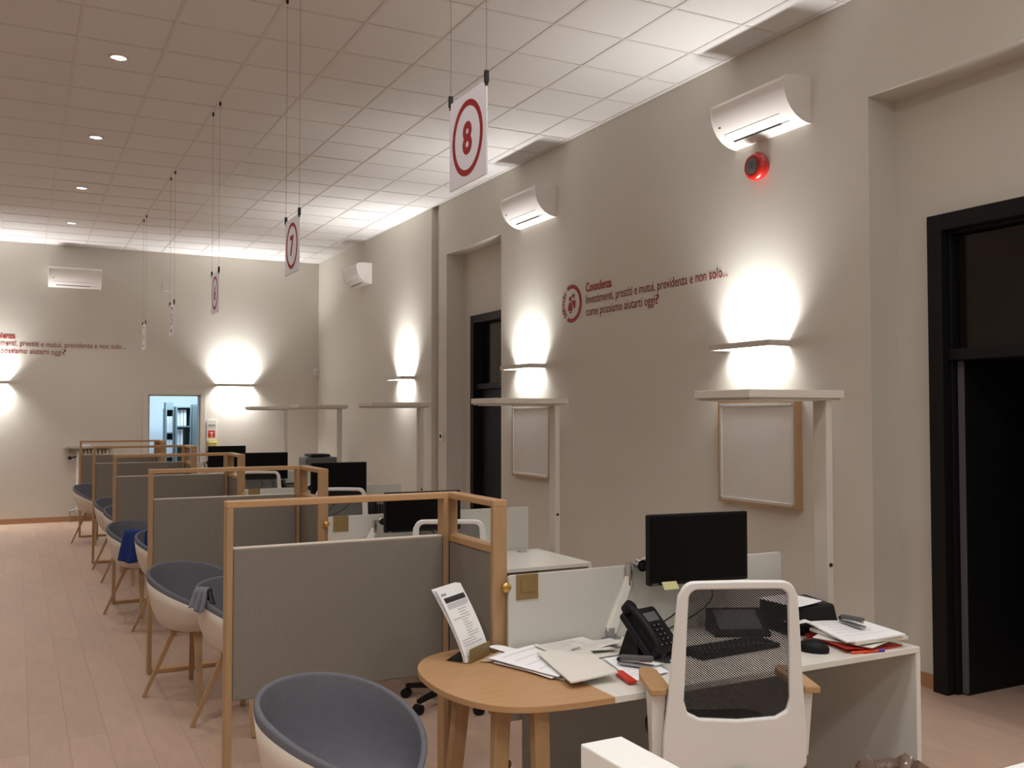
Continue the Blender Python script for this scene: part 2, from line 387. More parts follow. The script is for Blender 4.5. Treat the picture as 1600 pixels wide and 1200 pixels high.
# door surround of back doorway
d3 = bpy.data.objects.new('door_3', None); C.objects.link(d3); d3.location = (2.4, YB, 0); tag(d3, 'open doorway with white casing into a bluish lit side room', 'door', kind='structure')
m = MB(); m.box(DX0-.09, DX0, YB-.018, YB, 0, DZ+.09); m.box(DX1, DX1+.09, YB-.018, YB, 0, DZ+.09); m.box(DX0, DX1, YB-.018, YB, DZ, DZ+.09); rel(m, d3).build('casing', 'wall', d3, bevel=.003)
m = MB(); m.box(DX0, DX0+.02, YB, YB+.16, 0, DZ); m.box(DX1-.02, DX1, YB, YB+.16, 0, DZ); m.box(DX0, DX1, YB, YB+.16, DZ-.02, DZ); rel(m, d3).build('jamb', 'grey', d3)
# exit pictogram plate
t = thing('pictogram_plate', 'small dark exit pictogram plate on the recessed black door transom', 'sign', (5.24, 10.33, 2.215), rot=ROT_RW)
MB().prism([(-.075, -.085), (.075, -.085), (.075, .085), (-.075, .085)], 0, .006).build('plate', 'blackf', t)
MB().ring(rrect(.14, .16, .01, 2), rrect(.126, .146, .008, 2), .006, .008).build('border', 'green', t)
m = MB(); m.lathe([(.011, .006), (.011, .0085)], 12, Matrix.Translation((0, .045, 0))); m.prism([(-.012, -.02), (.012, -.02), (.012, .03), (-.012, .03)], .006, .0085); m.prism([(-.012, -.055), (-.003, -.055), (.0, -.02), (-.012, -.02)], .006, .0085); m.prism([(.003, -.055), (.012, -.055), (.012, -.02), (.0, -.02)], .006, .0085)
m.build('figure', 'green', t)

# ------------------------------------------------------------------ sconces
def sconce(x, y, label, rot, upw=SCONCE_UP, dnw=SCONCE_DOWN):
    t = thing('wall_sconce', label, 'wall lamp', (x, y, 2.255), rot=rot, group='up and down wall sconces')   # local x along wall, z out of wall, y up
    m = MB(); L2, D = .332, .205
    m.box(-L2, L2, .0-.022, .022, D-.012, D); m.box(-L2, -L2+.01, -.022, .022, .0, D-.012); m.box(L2-.01, L2, -.022, .022, .0, D-.012); m.box(-L2+.01, L2-.01, -.012, .012, 0, D-.012)
    m.build('housing', 'lampw', t, bevel=.002)
    MB().box(-L2+.012, L2-.012, -.019, -.0125, .01, D-.014).build('diffuser', 'diff', t)
    MB().box(-L2+.012, L2-.012, .0125, .019, .01, D-.014).build('diffuser', 'diff', t)
    area('sconce_uplight', (0, .024, .075), (PI/2, 0, 0), .64, .12, upw, SCONCE_COL, t, 110)
    area('sconce_downlight', (0, -.024, .075), (-PI/2, 0, 0), .64, .12, dnw, SCONCE_COL, t, 120)
    return t
sconce(XW, 5.49, 'lit white wall sconce beneath the red alarm, above the larger framed board', ROT_RW)
sconce(XW, 9.08, 'lit white wall sconce above the smaller framed board, before the recessed door', ROT_RW)
sconce(4.912, 12.73, 'lit white wall sconce beyond the recessed door, on the far wall section', ROT_RW, 30, 6)
sconce(3.40, YB, 'lit white wall sconce on the end wall beside the doorway', ROT_BW, 34, 17)
sconce(-.45, YB, 'lit wall sconce on the end wall below the wall slogan', ROT_BW, 34, 17)
sconce(XW, 1.9, 'lit wall sconce on the wall before the open black door', ROT_RW)
sconce(-4.2, YB, 'lit wall sconce at the far end of the end wall', ROT_BW, 34, 17)

# ------------------------------------------------------------------ downlights
for k, (x, y) in enumerate(lights_xy):
    seen = x > 0 and y > 7.5
    q = {3: 'first', 4: 'second', 5: 'third', 6: 'fourth', 7: 'fifth'}
    lab = ('recessed round ceiling spotlight, ' + {4: 'the one over the aisle short of sign seven', 5: 'second of the aisle row, beside the sign six wires', 6: 'third of the aisle row, beyond the sign five wires', 7: 'last of the aisle row, close to the end wall'}[k]) if seen else 'recessed round ceiling spotlight outside the view, unit number %s' % ['one','two','three','four','five','six','seven','eight','nine','ten','eleven','twelve','thirteen','fourteen','fifteen','sixteen'][k]
    t = thing('ceiling_spotlight', lab, 'ceiling lamp', (x, y, ZC), group='recessed ceiling spotlights')
    m = MB(); m.lathe([(.062, -.004), (.078, -.004), (.08, .004), (.058, .004), (.062, -.004)], 24, cap=False); m.build('trim_ring', 'grid', t, smooth=40)
    m = MB(); m.lathe([(.061, -.002), (.055, .001)], 24, cap=False); m.build('reflector', 'reflector', t, smooth=180)
    MB().lathe([(.056, .000), (.05, -.003), (.0, -.004)], 12).build('bulb', 'spotd', t, smooth=180)
    spot('spotlight_lamp', (0, 0, -.035), SPOT_W, t)

for k, (x, y) in enumerate([(2.46, 1.9), (-1.14, 1.9), (2.46, -1.1), (-1.14, -1.1)]):  # unseen fill panels, added to brighten surfaces that face the viewer
    t = thing('fill_panel', 'added square fill light panel outside the view, ' + ['over the low white partition', 'over the aisle level with the partition', 'over the desks behind the viewer', 'over the aisle behind the viewer'][k], 'ceiling lamp', (x, y, ZC), group='added fill light panels out of view')
    MB().ring([(.3, -.3), (.3, .3), (-.3, .3), (-.3, -.3)], [(.28, -.28), (.28, .28), (-.28, .28), (-.28, -.28)], -.012, .004).build('frame', 'grid', t)
    MB().box(-.28, .28, -.28, .28, -.006, .002).build('diffuser', 'diff', t)
    area('fill_light', (0, 0, -.02), (0, 0, 0), .54, .54, FILL_W, FILL_COL, t)

# ------------------------------------------------------------------ air conditioners
def aircon(x, y, z, label, rot, L=.79):
    t = thing('air_conditioner', label, 'air conditioner', (x, y, z), rot=rot, group='wall air conditioners')
    # profile in (out, up)
    prof = [(0, -.155), (.04, -.152), (.09, -.138), (.14, -.112), (.185, -.072), (.215, -.03), (.237, .02), (.248, .075), (.25, .125), (.23, .153), (.15, .165), (0, .165)]
    Mx = Matrix(((0, 0, 1, 0), (0, 1, 0, 0), (1, 0, 0, 0), (0, 0, 0, 1)))
    pr = [(a, b) for a, b in prof]
    MB().prism(pr[::-1], -L/2+.012, L/2-.012, Mx).build('body', 'acw', t, smooth=25)
    pe = [(a*1.02, b*1.02) for a, b in prof]
    for s in (-1, 1):
        MB().prism(pe[::-1], s*L/2-(.012 if s > 0 else 0), s*L/2+(0 if s > 0 else .012), Mx).build('end_cap', 'acw', t, smooth=25)
    # slot and louvre along the curved underside
    def onp(a, b, n=.004): return (a, b)
    m = MB(); m.bar((-L*.36, -.1285, .113), (L*.28, -.1285, .113), .012, .006, up=(0, -.88, .46)); m.build('air_slot', 'slot', t)
    m = MB(); m.bar((-L*.40, -.078, .180), (L*.34, -.078, .180), .0025, .0025); m.bar((-L*.40, -.078, .180), (-L*.40, -.125, .117), .002, .002); m.bar((L*.28, -.1285, .113), (L*.38, -.1285, .113), .003, .003); m.build('louvre_seam', 'dgrey', t)
    m = MB(); m.box(-L*.43, -L*.40, -.032, -.022, .214, .219); m.build('status_light', 'dgrey', t)
    return t
aircon(XW, 5.33, 3.95, 'white wall air conditioner above the round red alarm', ROT_RW)
aircon(XW, 8.905, 3.95, 'white wall air conditioner high on the wall beside the recess of the black door', ROT_RW)
aircon(4.912, 14.62, 3.95, 'white wall air conditioner high near the room corner, past sign seven', ROT_RW)
aircon(.815, YB, 3.98, 'white wall air conditioner on the end wall above the slogan', ROT_BW)

# alarm
t = thing('alarm_sounder', 'round glossy red alarm sounder with grey centre under the air conditioner', 'alarm', (XW, 5.435, 3.595), rot=ROT_RW)
MB().lathe([(.075, 0), (.082, .004), (.082, .02), (.10, .03), (.106, .045), (.104, .075), (.09, .095), (.07, .102), (.058, .098)], 40).build('housing', 'alarm', t, smooth=60)
MB().lathe([(.0, .09), (.056, .096), (.058, .104), (.05, .106), (0, .107)], 32).build('grille_disc', 'dgrey', t, smooth=60)
m = MB(); [m.lathe([(.005, .106), (.005, .109)], 8, Matrix.Translation(p)) for p in ((-.012, .02, 0), (.01, .018, 0), (.004, -.008, 0))]; m.build('holes', 'slot', t)

# ------------------------------------------------------------------ wall lettering
def slogan(loc, rot, label, logo=True):
    t = thing('wall_lettering', label, 'wall lettering', loc, rot=rot)
    text('heading', 'Consulenza', 'red', t, w=.455, h=.125, x=0, y=.093, bold=.022)
    for s, wd, y in (('Investimenti, prestiti e mutui, previdenza e non solo...', 2.10, -.025), ('come possiamo aiutarti oggi?', 1.17, -.145)):
        ext = lambda q: (lambda me: (min(v.co.x for v in me.vertices), max(v.co.x for v in me.vertices)))(text_mesh(q))
        e0, e1 = ext(s); k = wd/(e1-e0); pre = ''
        for word in s.split(' '):
            pre = (pre+' '+word).strip(); a0, a1 = ext(word); p1 = ext(pre)[1]
            x0 = (p1-(a1-a0)-e0)*k
            if word.endswith('?'):
                b0, b1 = ext(word[:-1]); text('word', word[:-1], 'rtext', t, w=(b1-b0)*k, h=.125, x=x0, y=y)
                text('question_mark', '?', 'rtext', t, w=.052, h=.125, x=x0+(b1-b0)*k+.012, y=y)
            else: text('word', word, 'rtext', t, w=(a1-a0)*k, h=.125, x=x0, y=y)
    return t
def emblem(loc, rot, label):
    t = thing('wall_emblem', label, 'emblem', loc, rot=rot)
    a = [math.radians(118-236*k/40) for k in range(41)]
    MB().ring([(.19*math.cos(x), .19*math.sin(x)) for x in a][::-1], [(.152*math.cos(x), .152*math.sin(x)) for x in a][::-1], 0, .002, closed=False).build('open_ring', 'red', t)
    s = 'SERVIZI'
    for k, ch in enumerate(s):
        an = math.radians(222-(k*13.6))
        text('letter', ch, 'red', t, h=.074, x=.168*math.cos(an), y=.168*math.sin(an), anchor='mid', bold=.02, rot=an-PI/2)
    for nm, cx, cy, sc in (('back_figure', .028, .012, 1), ('front_figure', -.03, -.012, 1.1)):
        m = MB(); m.lathe([(.021*sc, 0), (.021*sc, .0015)], 20, Matrix.Translation((cx, cy+.065, 0)))
        if nm == 'front_figure':
            P = [(cx-.045, -.07), (cx+.045, -.07), (cx+.04, -.03), (cx+.02, .01), (cx, .022), (cx-.02, .01), (cx-.04, -.03)]
        else:
            P = [(cx-.0, -.02), (cx+.02, -.052), (cx+.036, -.045), (cx+.042, .03), (cx-.036, .03)]
        m.prism(P, 0, .0015); m.build(nm, 'red', t)
    m = MB(); m.box(-.045, .0, -.092, -.08, 0, .001); m.build('small_mark', 'rtext', t)
    return t
slogan((XW-.002, 7.935, 2.855-.004), ROT_RW, 'red three-line slogan on the long wall beginning Consulenza')
emblem((XW-.002, 8.205, 2.855), ROT_RW, 'round red emblem with two figures and the word SERVIZI on the long wall')
slogan((-.50, YB-.002, 2.87), ROT_BW, 'red three-line slogan partly visible on the end wall')
emblem((-.78, YB-.002, 2.87), ROT_BW, 'round red SERVIZI emblem on the end wall beside its slogan')

# ------------------------------------------------------------------ framed boards
def board(y, label):
    t = thing('framed_board', label, 'framed board', (XW, y, 1.455), rot=ROT_RW)
    W_, H_ = .84, .78
    MB().ring([(W_/2, -H_/2), (W_/2, H_/2), (-W_/2, H_/2), (-W_/2, -H_/2)], [(W_/2-.02, -H_/2+.02), (W_/2-.02, H_/2-.02), (-W_/2+.02, H_/2-.02), (-W_/2+.02, -H_/2+.02)], 0, .065).build('oak_frame', 'oak', t, bevel=.002)
    W2, H2 = W_-.04, H_-.04
    MB().ring([(W2/2, -H2/2), (W2/2, H2/2), (-W2/2, H2/2), (-W2/2, -H2/2)], [(W2/2-.022, -H2/2+.022), (W2/2-.022, H2/2-.022), (-W2/2+.022, H2/2-.022), (-W2/2+.022, -H2/2+.022)], .02, .066).build('metal_frame', 'silver', t, bevel=.002)
    MB().box(-W2/2+.01, W2/2-.01, -H2/2+.01, H2/2-.01, .02, .055).build('board_surface', 'board', t)
    for sx in (-1, 1):
        for sy in (-1, 1): MB().lathe([(.009, .064), (.009, .07), (.006, .072)], 10, Matrix.Translation((sx*(W2/2-.012), sy*(H2/2-.012), 0))).build('screw_cap', 'metal', t)
    return t
board(5.47, 'larger-looking oak-framed glossy grey board beside the open black door')
board(8.98, 'oak-framed glossy grey board half behind a lamp post, near the recessed door')

# small wall things
def plate(name, label, cat, loc, rot, w_, h_, d, m1='acw'):
    t = thing(name, label, cat, loc, rot=rot); MB().prism(rrect(w_, h_, min(w_, h_)*.2, 3), 0, d).build('case', m1, t, bevel=.003); return t
t = plate('motion_detector', 'small white motion detector high in the room corner', 'detector', (4.86, YB, 2.53), ROT_BW, .07, .14, .06)
MB().prism(rrect(.04, .05, .01, 3, 0, -.02), .06, .066).build('lens', 'grid', t)
t = plate('thermostat', 'small round thermostat on the narrow wall strip beside the black door recess', 'thermostat', (XW, 11.48, 1.46), ROT_RW, .085, .12, .03)
MB().lathe([(.026, .03), (.026, .036)], 20).build('dial', 'slot', t)
plate('junction_box', 'flat painted junction box on the end wall behind the sign five wires', 'box', (2.26, YB, 3.93), ROT_BW, .17, .15, .02, 'wall')
# dispenser column beside the doorway
t = thing('notice_panel', 'narrow white notice panel with red square beside the doorway', 'sign', (3.015, YB, 1.47), rot=ROT_BW)
MB().prism(rrect(.165, .36, .01, 2), 0, .02).build('panel', 'white', t)
MB().prism([(-.058, -.125), (.058, -.125), (.058, -.005), (-.058, -.005)], .02, .023).build('red_square', 'redf', t)
m = MB(); m.box(-.06, .06, .085, .10, .02, .0215); m.box(-.045, .045, .068, .074, .02, .0215); m.build('printed_line', 'print', t)
m = MB(); m.box(-.035, .035, -.045, -.035, .023, .0245); m.box(-.022, .022, -.06, -.052, .023, .0245); m.box(-.006, .006, -.095, -.068, .023, .0245); m.box(-.02, .02, -.112, -.104, .023, .0245); m.build('white_print', 'paper', t)
t = thing('glove_dispenser', 'small yellow dispenser below the narrow notice panel', 'dispenser', (3.03, YB, 1.19), rot=ROT_BW)
MB().prism(rrect(.13, .16, .02, 3), 0, .09).build('holder', 'yellow', t, bevel=.006)
MB().prism(rrect(.08, .07, .01, 3, 0, .02), .09, .094).build('window', 'note', t)
MB().prism(rrect(.19, .03, .01, 3, 0, -.105), 0, .1).build('tray', 'black', t)

# ------------------------------------------------------------------ stone shelf and radiator
t = thing('wall_shelf', 'pale stone shelf on the end wall above the radiator', 'shelf', (1.05, YB, 1.215), rot=ROT_BW)
MB().box(-.36, .36, -.02, .02, 0, .22).build('slab', 'marble', t, bevel=.004)
for s in (-.28, .28): MB().prism([(0, -.02), (.16, -.02), (0, -.1)][::-1], s-.008, s+.008, Matrix(((0, 0, 1, 0), (0, 1, 0, 0), (1, 0, 0, 0), (0, 0, 0, 1)))).build('bracket', 'metal', t)
m = MB(); m.box(-.15, .02, .02, .03, .05, .19); m.build('papers', 'paper', t)
t = thing('radiator', 'old column radiator under the stone shelf on the end wall', 'radiator', (1.11, YB-.09, 0))
n = 9
for k in range(n):
    x = -.22+.055*k; m = MB()
    for dy in (-.045, .045):
        m.tube([(x, dy, .2), (x, dy, 1.10), (x, dy*.5, 1.145), (x, 0, 1.155)], .017, 8)
        m.tube([(x, dy, .21), (x, 0, .17)], .017, 8)
    m.build('column', 'radiator', t, smooth=60)
m = MB(); m.tube([(-.24, 0, 1.09), (.24, 0, 1.09)], .02); m.tube([(-.24, 0, .22), (.24, 0, .22)], .02); m.build('header_pipe', 'radiator', t, smooth=60)
m = MB(); m.tube([(-.36, .085, 1.04), (-.33, 0, 1.04), (-.24, 0, 1.06)], .012); m.lathe([(.028, -.02), (.032, 0), (.022, .03)], 12, Matrix.Translation((-.34, -.03, 1.04)) @ Matrix.Rotation(PI/2, 4, 'X')); m.build('valve', 'slot', t, smooth=60)
m = MB(); m.tube([(-.33, .08, .17), (-.33, 0, .17), (-.24, 0, .20)], .012); m.tube([(-.33, 0, .17), (-.33, 0, .0)], .01); m.build('lower_pipe', 'metal', t, smooth=60)

# ------------------------------------------------------------------ side room shelving
def shelving(x, y, w_, h_, label, n=5):
    t = thing('shelving_unit', label, 'shelving', (x, y, 0))
    for s in (0, w_-.025): MB().box(s, s+.025, 0, .38, 0, h_).build('side_panel', 'shelfg', t)
    MB().box(.025, w_-.025, .365, .38, 0, h_).build('back_panel', 'shelfg', t)
    for k in range(n+1): MB().box(.025, w_-.025, 0, .365, k*(h_-.025)/n, k*(h_-.025)/n+.022).build('shelf', 'shelfg', t)
    return t
shelving(2.72, 19.3, .29, 1.90, 'grey-green open shelving unit with white binders in the side room')
shelving(2.55, 19.45, .16, 1.86, 'narrow grey-green shelving column at the edge of the side room units', 4)
t = thing('side_cupboard', 'closed grey-green cupboard beside the open shelving in the side room', 'cupboard', (3.02, 19.05, 0))
box('body', 'shelfg', t, 0, .8, .02, .45, 0, 1.94)
for k in range(2): box('door', 'shelfg', t, .01+.395*k, .395+.395*k, 0, .02, .03, 1.92, .002); MB().box(.36+.05*k, .37+.05*k, -.02, 0, 1.0, 1.15).build('handle', 'metal', list(t.children)[-1])
o = MB().box(-.075, .075, 0, .25, 0, .12).build('storage_box', 'shelfg', loc=(2.63, 19.5, 1.862)); tag(o, 'grey storage box on top of the narrow shelving column', 'box')
for k, (x, y, z) in enumerate([(2.75, 19.36, 1.525), (2.81, 19.36, 1.525), (2.87, 19.36, 1.525), (2.75, 19.36, 1.15), (2.81, 19.36, 1.15), (2.58, 19.5, 1.40), (2.635, 19.5, 1.40), (2.58, 19.5, .945), (2.635, 19.5, .945)]):
    sh = 'on the upper shelf of the open unit' if k < 3 else 'on the lower shelf of the open unit' if k < 5 else 'on the upper shelf of the narrow column' if k < 7 else 'on the lower shelf of the narrow column'
    if k == 0: o = bd = MB().box(0, .05, 0, .26, 0, .31).build('binder', 'bwhite', loc=(x, y, z))
    else: o = bd.copy(); C.objects.link(o); o.location = (x, y, z)
    tag(o, ['first', 'second', 'third', 'first', 'second', 'first', 'second', 'first', 'second'][k]+' white ring binder from the doorway side, '+sh, 'binder', 'binders '+sh)

# ------------------------------------------------------------------ hanging numbered signs
for k in range(5):
    y = 3.388+2.705*k; num = str(8-k)
    t = thing('hanging_sign', 'white hanging sign with red circled number %s' % ['eight', 'seven', 'six', 'five', 'four'][k], 'sign', (1.564, y, 2.835), group='numbered hanging signs')
    MB().box(-.003, .003, -.172, .172, -.180, .180).build('panel', 'sign', t)
    for s in (-1, 1):
        f = thing('print_face', None, None, (-.0032*1 if s < 0 else .0032, 0, -.0), rot=(ROT_RW if s < 0 else Matrix(((0, 0, 1), (1, 0, 0), (0, 1, 0))).to_euler()))
        a = [2*PI*i/48 for i in range(48)]
        r = MB().ring([(.142*math.cos(x), .150*math.sin(x)) for x in a], [(.118*math.cos(x), .126*math.sin(x)) for x in a], 0, .0008).build('ring', 'red', t)
        r.location = f.location; r.rotation_euler = f.rotation_euler
        dg = text('digit', num, 'red', t, h=.172, x=0, y=0, anchor='mid', bold=.035); dg.location = f.location; dg.rotation_euler = f.rotation_euler
        bpy.data.objects.remove(f)
    for s in (-.168, .168):
        m = MB(); m.tube([(0, s, .185), (0, s, ZC-2.835-.0)], .0011, 5); m.build('wire', 'dgrey', t)
        m = MB(); m.box(-.008, .008, s-.008, s+.008, .168, .215); m.box(-.005, .005, s-.005, s+.005, .155, .168); m.build('clip', 'slot', t, bevel=.002)
        m = MB(); m.box(-.008, .008, s-.008, s+.008, ZC-2.835-.035, ZC-2.835-.001); m.build('ceiling_clip', 'slot', t, bevel=.002)

# ------------------------------------------------------------------ booths
SIGN = ['eight', 'seven', 'six', 'five', 'four']; P = 2.68
OFF = [0, P, 2*P, 3*P, 4*P]
def screen_div(k, first=None):
    lab = 'oak-framed L-shaped grey felt divider of the booth under sign %s' % SIGN[k]
    y0 = 4.25+OFF[k]
    if first: return copy_tree(first, (.8, y0, 0), lab)
    t = thing('booth_divider', lab, 'divider', (.8, y0, 0), group='booth dividers')
    D = .078   # depth of frame boards, occupying -D..0 in y
    W_ = 1.028
    box('post', 'oak', t, 0, .026, -D, 0, 0, 1.345, .003)
    box('post', 'oak', t, W_-.026, W_, -D, 0, 0, 1.345, .003)
    box('top_rail', 'oakx', t, 0, W_, -D, 0, 1.345, 1.372, .003)
    box('bottom_rail', 'oakx', t, .026, W_-.026, -D, 0, 0, .028, .003)
    box('felt_panel', 'fabric', t, .027, W_-.027, -D+.006, -.006, .525, 1.168, .006)
    box('panel_top_strip', 'shell', t, .029, W_-.029, -D+.010, -.010, 1.168, 1.171)  # pale strip: the lit top edge of the felt, put into colour
    # wing: from the corner towards -y
    X0 = W_-.002; X1 = 1.097
    wf = bpy.data.objects.new('wing', None); C.objects.link(wf); wf.parent = t
    box('post', 'oak', wf, X0+.002, X1, -.026, 0, 0, 1.345, .003)
    box('post', 'oak', wf, X0+.002, X1, -.55, -.524, 0, 1.345, .003)
    box('top_rail', 'oaky', wf, X0+.002, X1, -.55, 0, 1.345, 1.372, .003)
    box('bottom_rail', 'oaky', wf, X0+.002, X1, -.524, -.026, 0, .028, .003)
    box('felt_panel', 'fabric', wf, X0+.008, X1-.006, -.523, -.027, .525, 1.145, .006)
    box('panel_top_strip', 'oaky', wf, X0+.004, X1, -.523, -.027, 1.145, 1.172)
    m = MB(); Mx = Matrix.Translation((X1-.02, -.55, 1.0)) @ Matrix.Rotation(PI/2, 4, 'X')
    m.lathe([(.010, 0), (.010, .02), (.020, .024), (.022, .036), (.014, .044), (0, .045)], 16, Mx); m.tube([(X1-.02, -.58, 1.0), (X1+.004, -.575, 1.0)], .009)
    Mx = Matrix.Translation((X1-.02, -.55, .25)) @ Matrix.Rotation(PI/2, 4, 'X'); kn = MB().lathe([(.010, 0), (.010, .02), (.020, .024), (.022, .036), (.014, .044), (0, .045)], 16, Mx); kn.build('brass_knob', 'brass', wf, smooth=50)
    m.build('brass_knob', 'brass', wf, smooth=50)
    return t
sd = None
for k in range(5):
    r = screen_div(k, sd); sd = sd or r

def desk(k, first=None):
    lab = 'white desk with rounded oak visitor end in the booth under sign %s' % SIGN[k]
    y = OFF[k]
    if first: return copy_tree(first, (1.9, 2.9+y, 0), lab)
    t = thing('desk', lab, 'desk', (1.9, 2.9, 0), group='booth desks')
    def lp(P): return [(x-1.9, y_-2.9) for x, y_ in P]
    box('white_top', 'white', t, .022, 1.61, 0, .755, .705, .73, .002)
    pts = [(1.92, 2.895), (1.92, 3.655), (1.802, 3.655), (1.802, 3.80), (1.70, 3.80), (1.60, 3.775), (1.52, 3.725), (1.455, 3.64), (1.415, 3.53), (1.398, 3.40), (1.398, 3.28), (1.415, 3.17), (1.45, 3.07), (1.505, 2.99), (1.58, 2.94), (1.68, 2.912), (1.80, 2.90)]
    # subdivide smooth (Chaikin on the rounded run)
    run = pts[3:]
    for _ in range(2):
        q = [run[0]]
        for a, b in zip(run[:-1], run[1:]): q += [(a[0]*.75+b[0]*.25, a[1]*.75+b[1]*.25), (a[0]*.25+b[0]*.75, a[1]*.25+b[1]*.75)]
        run = q+[run[-1]]
    poly = lp(pts[:3]+run)
    MB().prism(poly, .706, .7305).build('oak_top', 'oakx', t, bevel=.003)
    box('end_panel', 'white', t, 1.585, 1.612, 0, .755, 0, .7045, .002)
    box('back_panel', 'grey', t, .03, 1.585, .71, .728, .12, .7045)
    box('cable_tray', 'black', t, .35, 1.3, .56, .70, .60, .68)
    m = MB(); m.lathe([(.03, .7302), (.038, .7302), (.038, .733), (.03, .733)], 20, Matrix.Translation((1.42, .66, 0)), cap=False); m.build('grommet', 'grey', t)
    # oak legs of the rounded end
    for a, b in (((-.33, .21), (-.37, .19)), ((-.35, .50), (-.40, .56)), ((-.235, .10), (-.225, .085))):
        m = MB(); m.bar((a[0], a[1], .705), (b[0], b[1], 0), .062, .045, .05, .035); m.build('leg', 'oak', t, bevel=.004)
    box('under_frame', 'oakx', t, -.36, .02, .20, .26, .655, .705, .002)
    return t
dk = None
for k in range(5):
    r = desk(k, dk); dk = dk or r

def privacy(k, first=None):
    lab = 'white privacy panel behind the desk under sign %s' % SIGN[k]
    loc = (1.885, 3.662+OFF[k], 0)
    if first: return copy_tree(first, loc, lab)
    t = thing('privacy_panel', lab, 'desk panel', loc, group='white desk privacy panels')
    MB().prism(rrect(1.545, .62, .012, 3, .7725, .74), -.018, 0, Matrix(((1, 0, 0, 0), (0, 0, 1, 0), (0, 1, 0, 0), (0, 0, 0, 1)))).build('panel', 'privacy', t, bevel=.002)
    for v in t.children: v.location = (0, .018, 0)
    m = MB(); m.box(.035, .142, -.006, 0, .944, 1.052); m.build('card_plate', 'gold', t, bevel=.002)
    m = MB(); m.box(.058, .120, -.009, -.006, .975, 1.03); m.build('card_window', 'gold', t)
    return t
pp = None
for k in range(5):
    r = privacy(k, pp); pp = pp or r

# ------------------------------------------------------------------ post lamps beside the desks
def post_lamp(k, first=None):
    lab = 'unlit white post lamp with flat head at the desk under sign %s' % SIGN[k]
    loc = (3.575, 3.50+OFF[k], 0)
    if first: return copy_tree(first, loc, lab)
    t = thing('floor_lamp', lab, 'floor lamp', loc, group='post lamps at the desks')
    box('pole', 'lampw', t, -.020, .020, -.028, .062, .012, 1.815, .004)
    box('head', 'lampw', t, -.53, .085, -.05, .36, 1.822, 1.862, .004)
    box('head_lip', 'lampw', t, -.515, .07, -.035, .345, 1.812, 1.822, .002)
    box('diffuser', 'white', t, -.49, -.06, -.01, .32, 1.808, 1.812)
    MB().box(-.045, .045, -.16, .22, 0, .012).build('base', 'lampw', t, bevel=.003)
    MB().lathe([(.010, 0), (.010, .004), (.006, .006)], 14, Matrix.Translation((-.001, -.028, 1.0)) @ Matrix.Rotation(PI/2, 4, 'X')).build('dimmer_button', 'slot', t)
    return t
pl = None
for k in range(5):
    r = post_lamp(k, pl); pl = pl or r

# ------------------------------------------------------------------ monitors
def monitor(k, loc, rz, first=None):
    lab = 'black flat monitor on a white arm at the desk under sign %s' % SIGN[k]
    if first: return copy_tree(first, loc, lab, rz)
    t = thing('monitor', lab, 'monitor', loc, rz, group='desk monitors')     # origin: desk top under the screen centre
    W_, H_, zc = .532, .318, .402
    MB().prism(rrect(W_, H_, .008, 3, 0, zc), -.014, .014, Matrix(((1, 0, 0, 0), (0, 0, -1, 0), (0, 1, 0, 0), (0, 0, 0, 1)))).build('casing', 'black', t, bevel=.003)
    MB().box(-W_/2+.010, W_/2-.010, -.0158, -.014, zc-H_/2+.016, zc+H_/2-.010).build('display', 'screen', t)
    MB().prism(rrect(.26, .2, .03, 3, 0, zc), .014, .035, Matrix(((1, 0, 0, 0), (0, 0, -1, 0), (0, 1, 0, 0), (0, 0, 0, 1)))).build('rear_housing', 'black', t)
    for v in list(t.children)[-1:]: v.location = (0, .05, 0)
    m = MB(); m.box(-W_/2+.02, -W_/2+.05, -.017, -.0158, zc-H_/2+.004, zc-H_/2+.011); m.build('badge', 'dgrey', t)
    a = MB(); a.bar((-.40, .10, .03), (-.30, .10, .27), .05, .03, .038, .026, up=(0, 1, 0)); a.build('lower_arm', 'white', t, bevel=.005)
    m = MB(); m.tube([(-.30, .10, .235), (-.30, .10, .335)], .017, 14); m.lathe([(.027, -.02), (.027, .02)], 16, Matrix.Translation((-.255, .075, .325)) @ Matrix.Rotation(PI/2, 4, 'X')); m.build('elbow_joint', 'chrome', t, smooth=50)
    m = MB(); m.lathe([(.016, -.024), (.016, .024)], 16, Matrix.Translation((-.255, .075, .325)) @ Matrix.Rotation(PI/2, 4, 'X')); m.build('pivot', 'slot', t, smooth=50)
    m = MB(); m.bar((-.27, .09, .32), (-.06, .05, .42), .036, .024, up=(0, 1, 0)); m.bar((-.08, .05, .41), (0, .03, .40), .05, .05); m.build('upper_arm', 'white', t, bevel=.005)
    m = MB(); m.tube([(-.40, .10, 0), (-.40, .10, .05)], .022, 14); m.box(-.44, -.36, .07, .13, 0, .008); m.build('clamp', 'metal', t, smooth=50)
    for x, dx, r in ((-.06, .10, .14), (.03, .16, .12)):
        pts = [(x+dx*math.sin(PI*u)*.8-.25*u*u, .06-.03*u, .27-.26*u) for u in [i/10 for i in range(11)]]
        m = MB(); m.tube(pts, .0035, 6); m.build('cable', 'cord', t, smooth=60)
    return t
MON = [((2.785, 3.515, .73), -5.5), ((2.50, 6.16, .665+.065), -3), ((2.71, 8.78, .73), -4), ((2.63, 11.45, .73), -3), ((2.70, 14.15, .73), 0)]
mo = None
for k, (l, a) in enumerate(MON):
    r = monitor(k, (l[0], l[1], l[2]), math.radians(a), mo); mo = mo or r
    if k == 1: r.scale = (1.04, 1, .86)
o = box('sticky_note', 'note', None, -.038, .038, -.0175, -.0165, -.035, .005); o.location = (2.61, 3.507, .978); o.rotation_euler = (math.radians(-40), 0, math.radians(-5)); tag(o, 'pale yellow sticky note hanging under the monitor of booth eight', 'note')

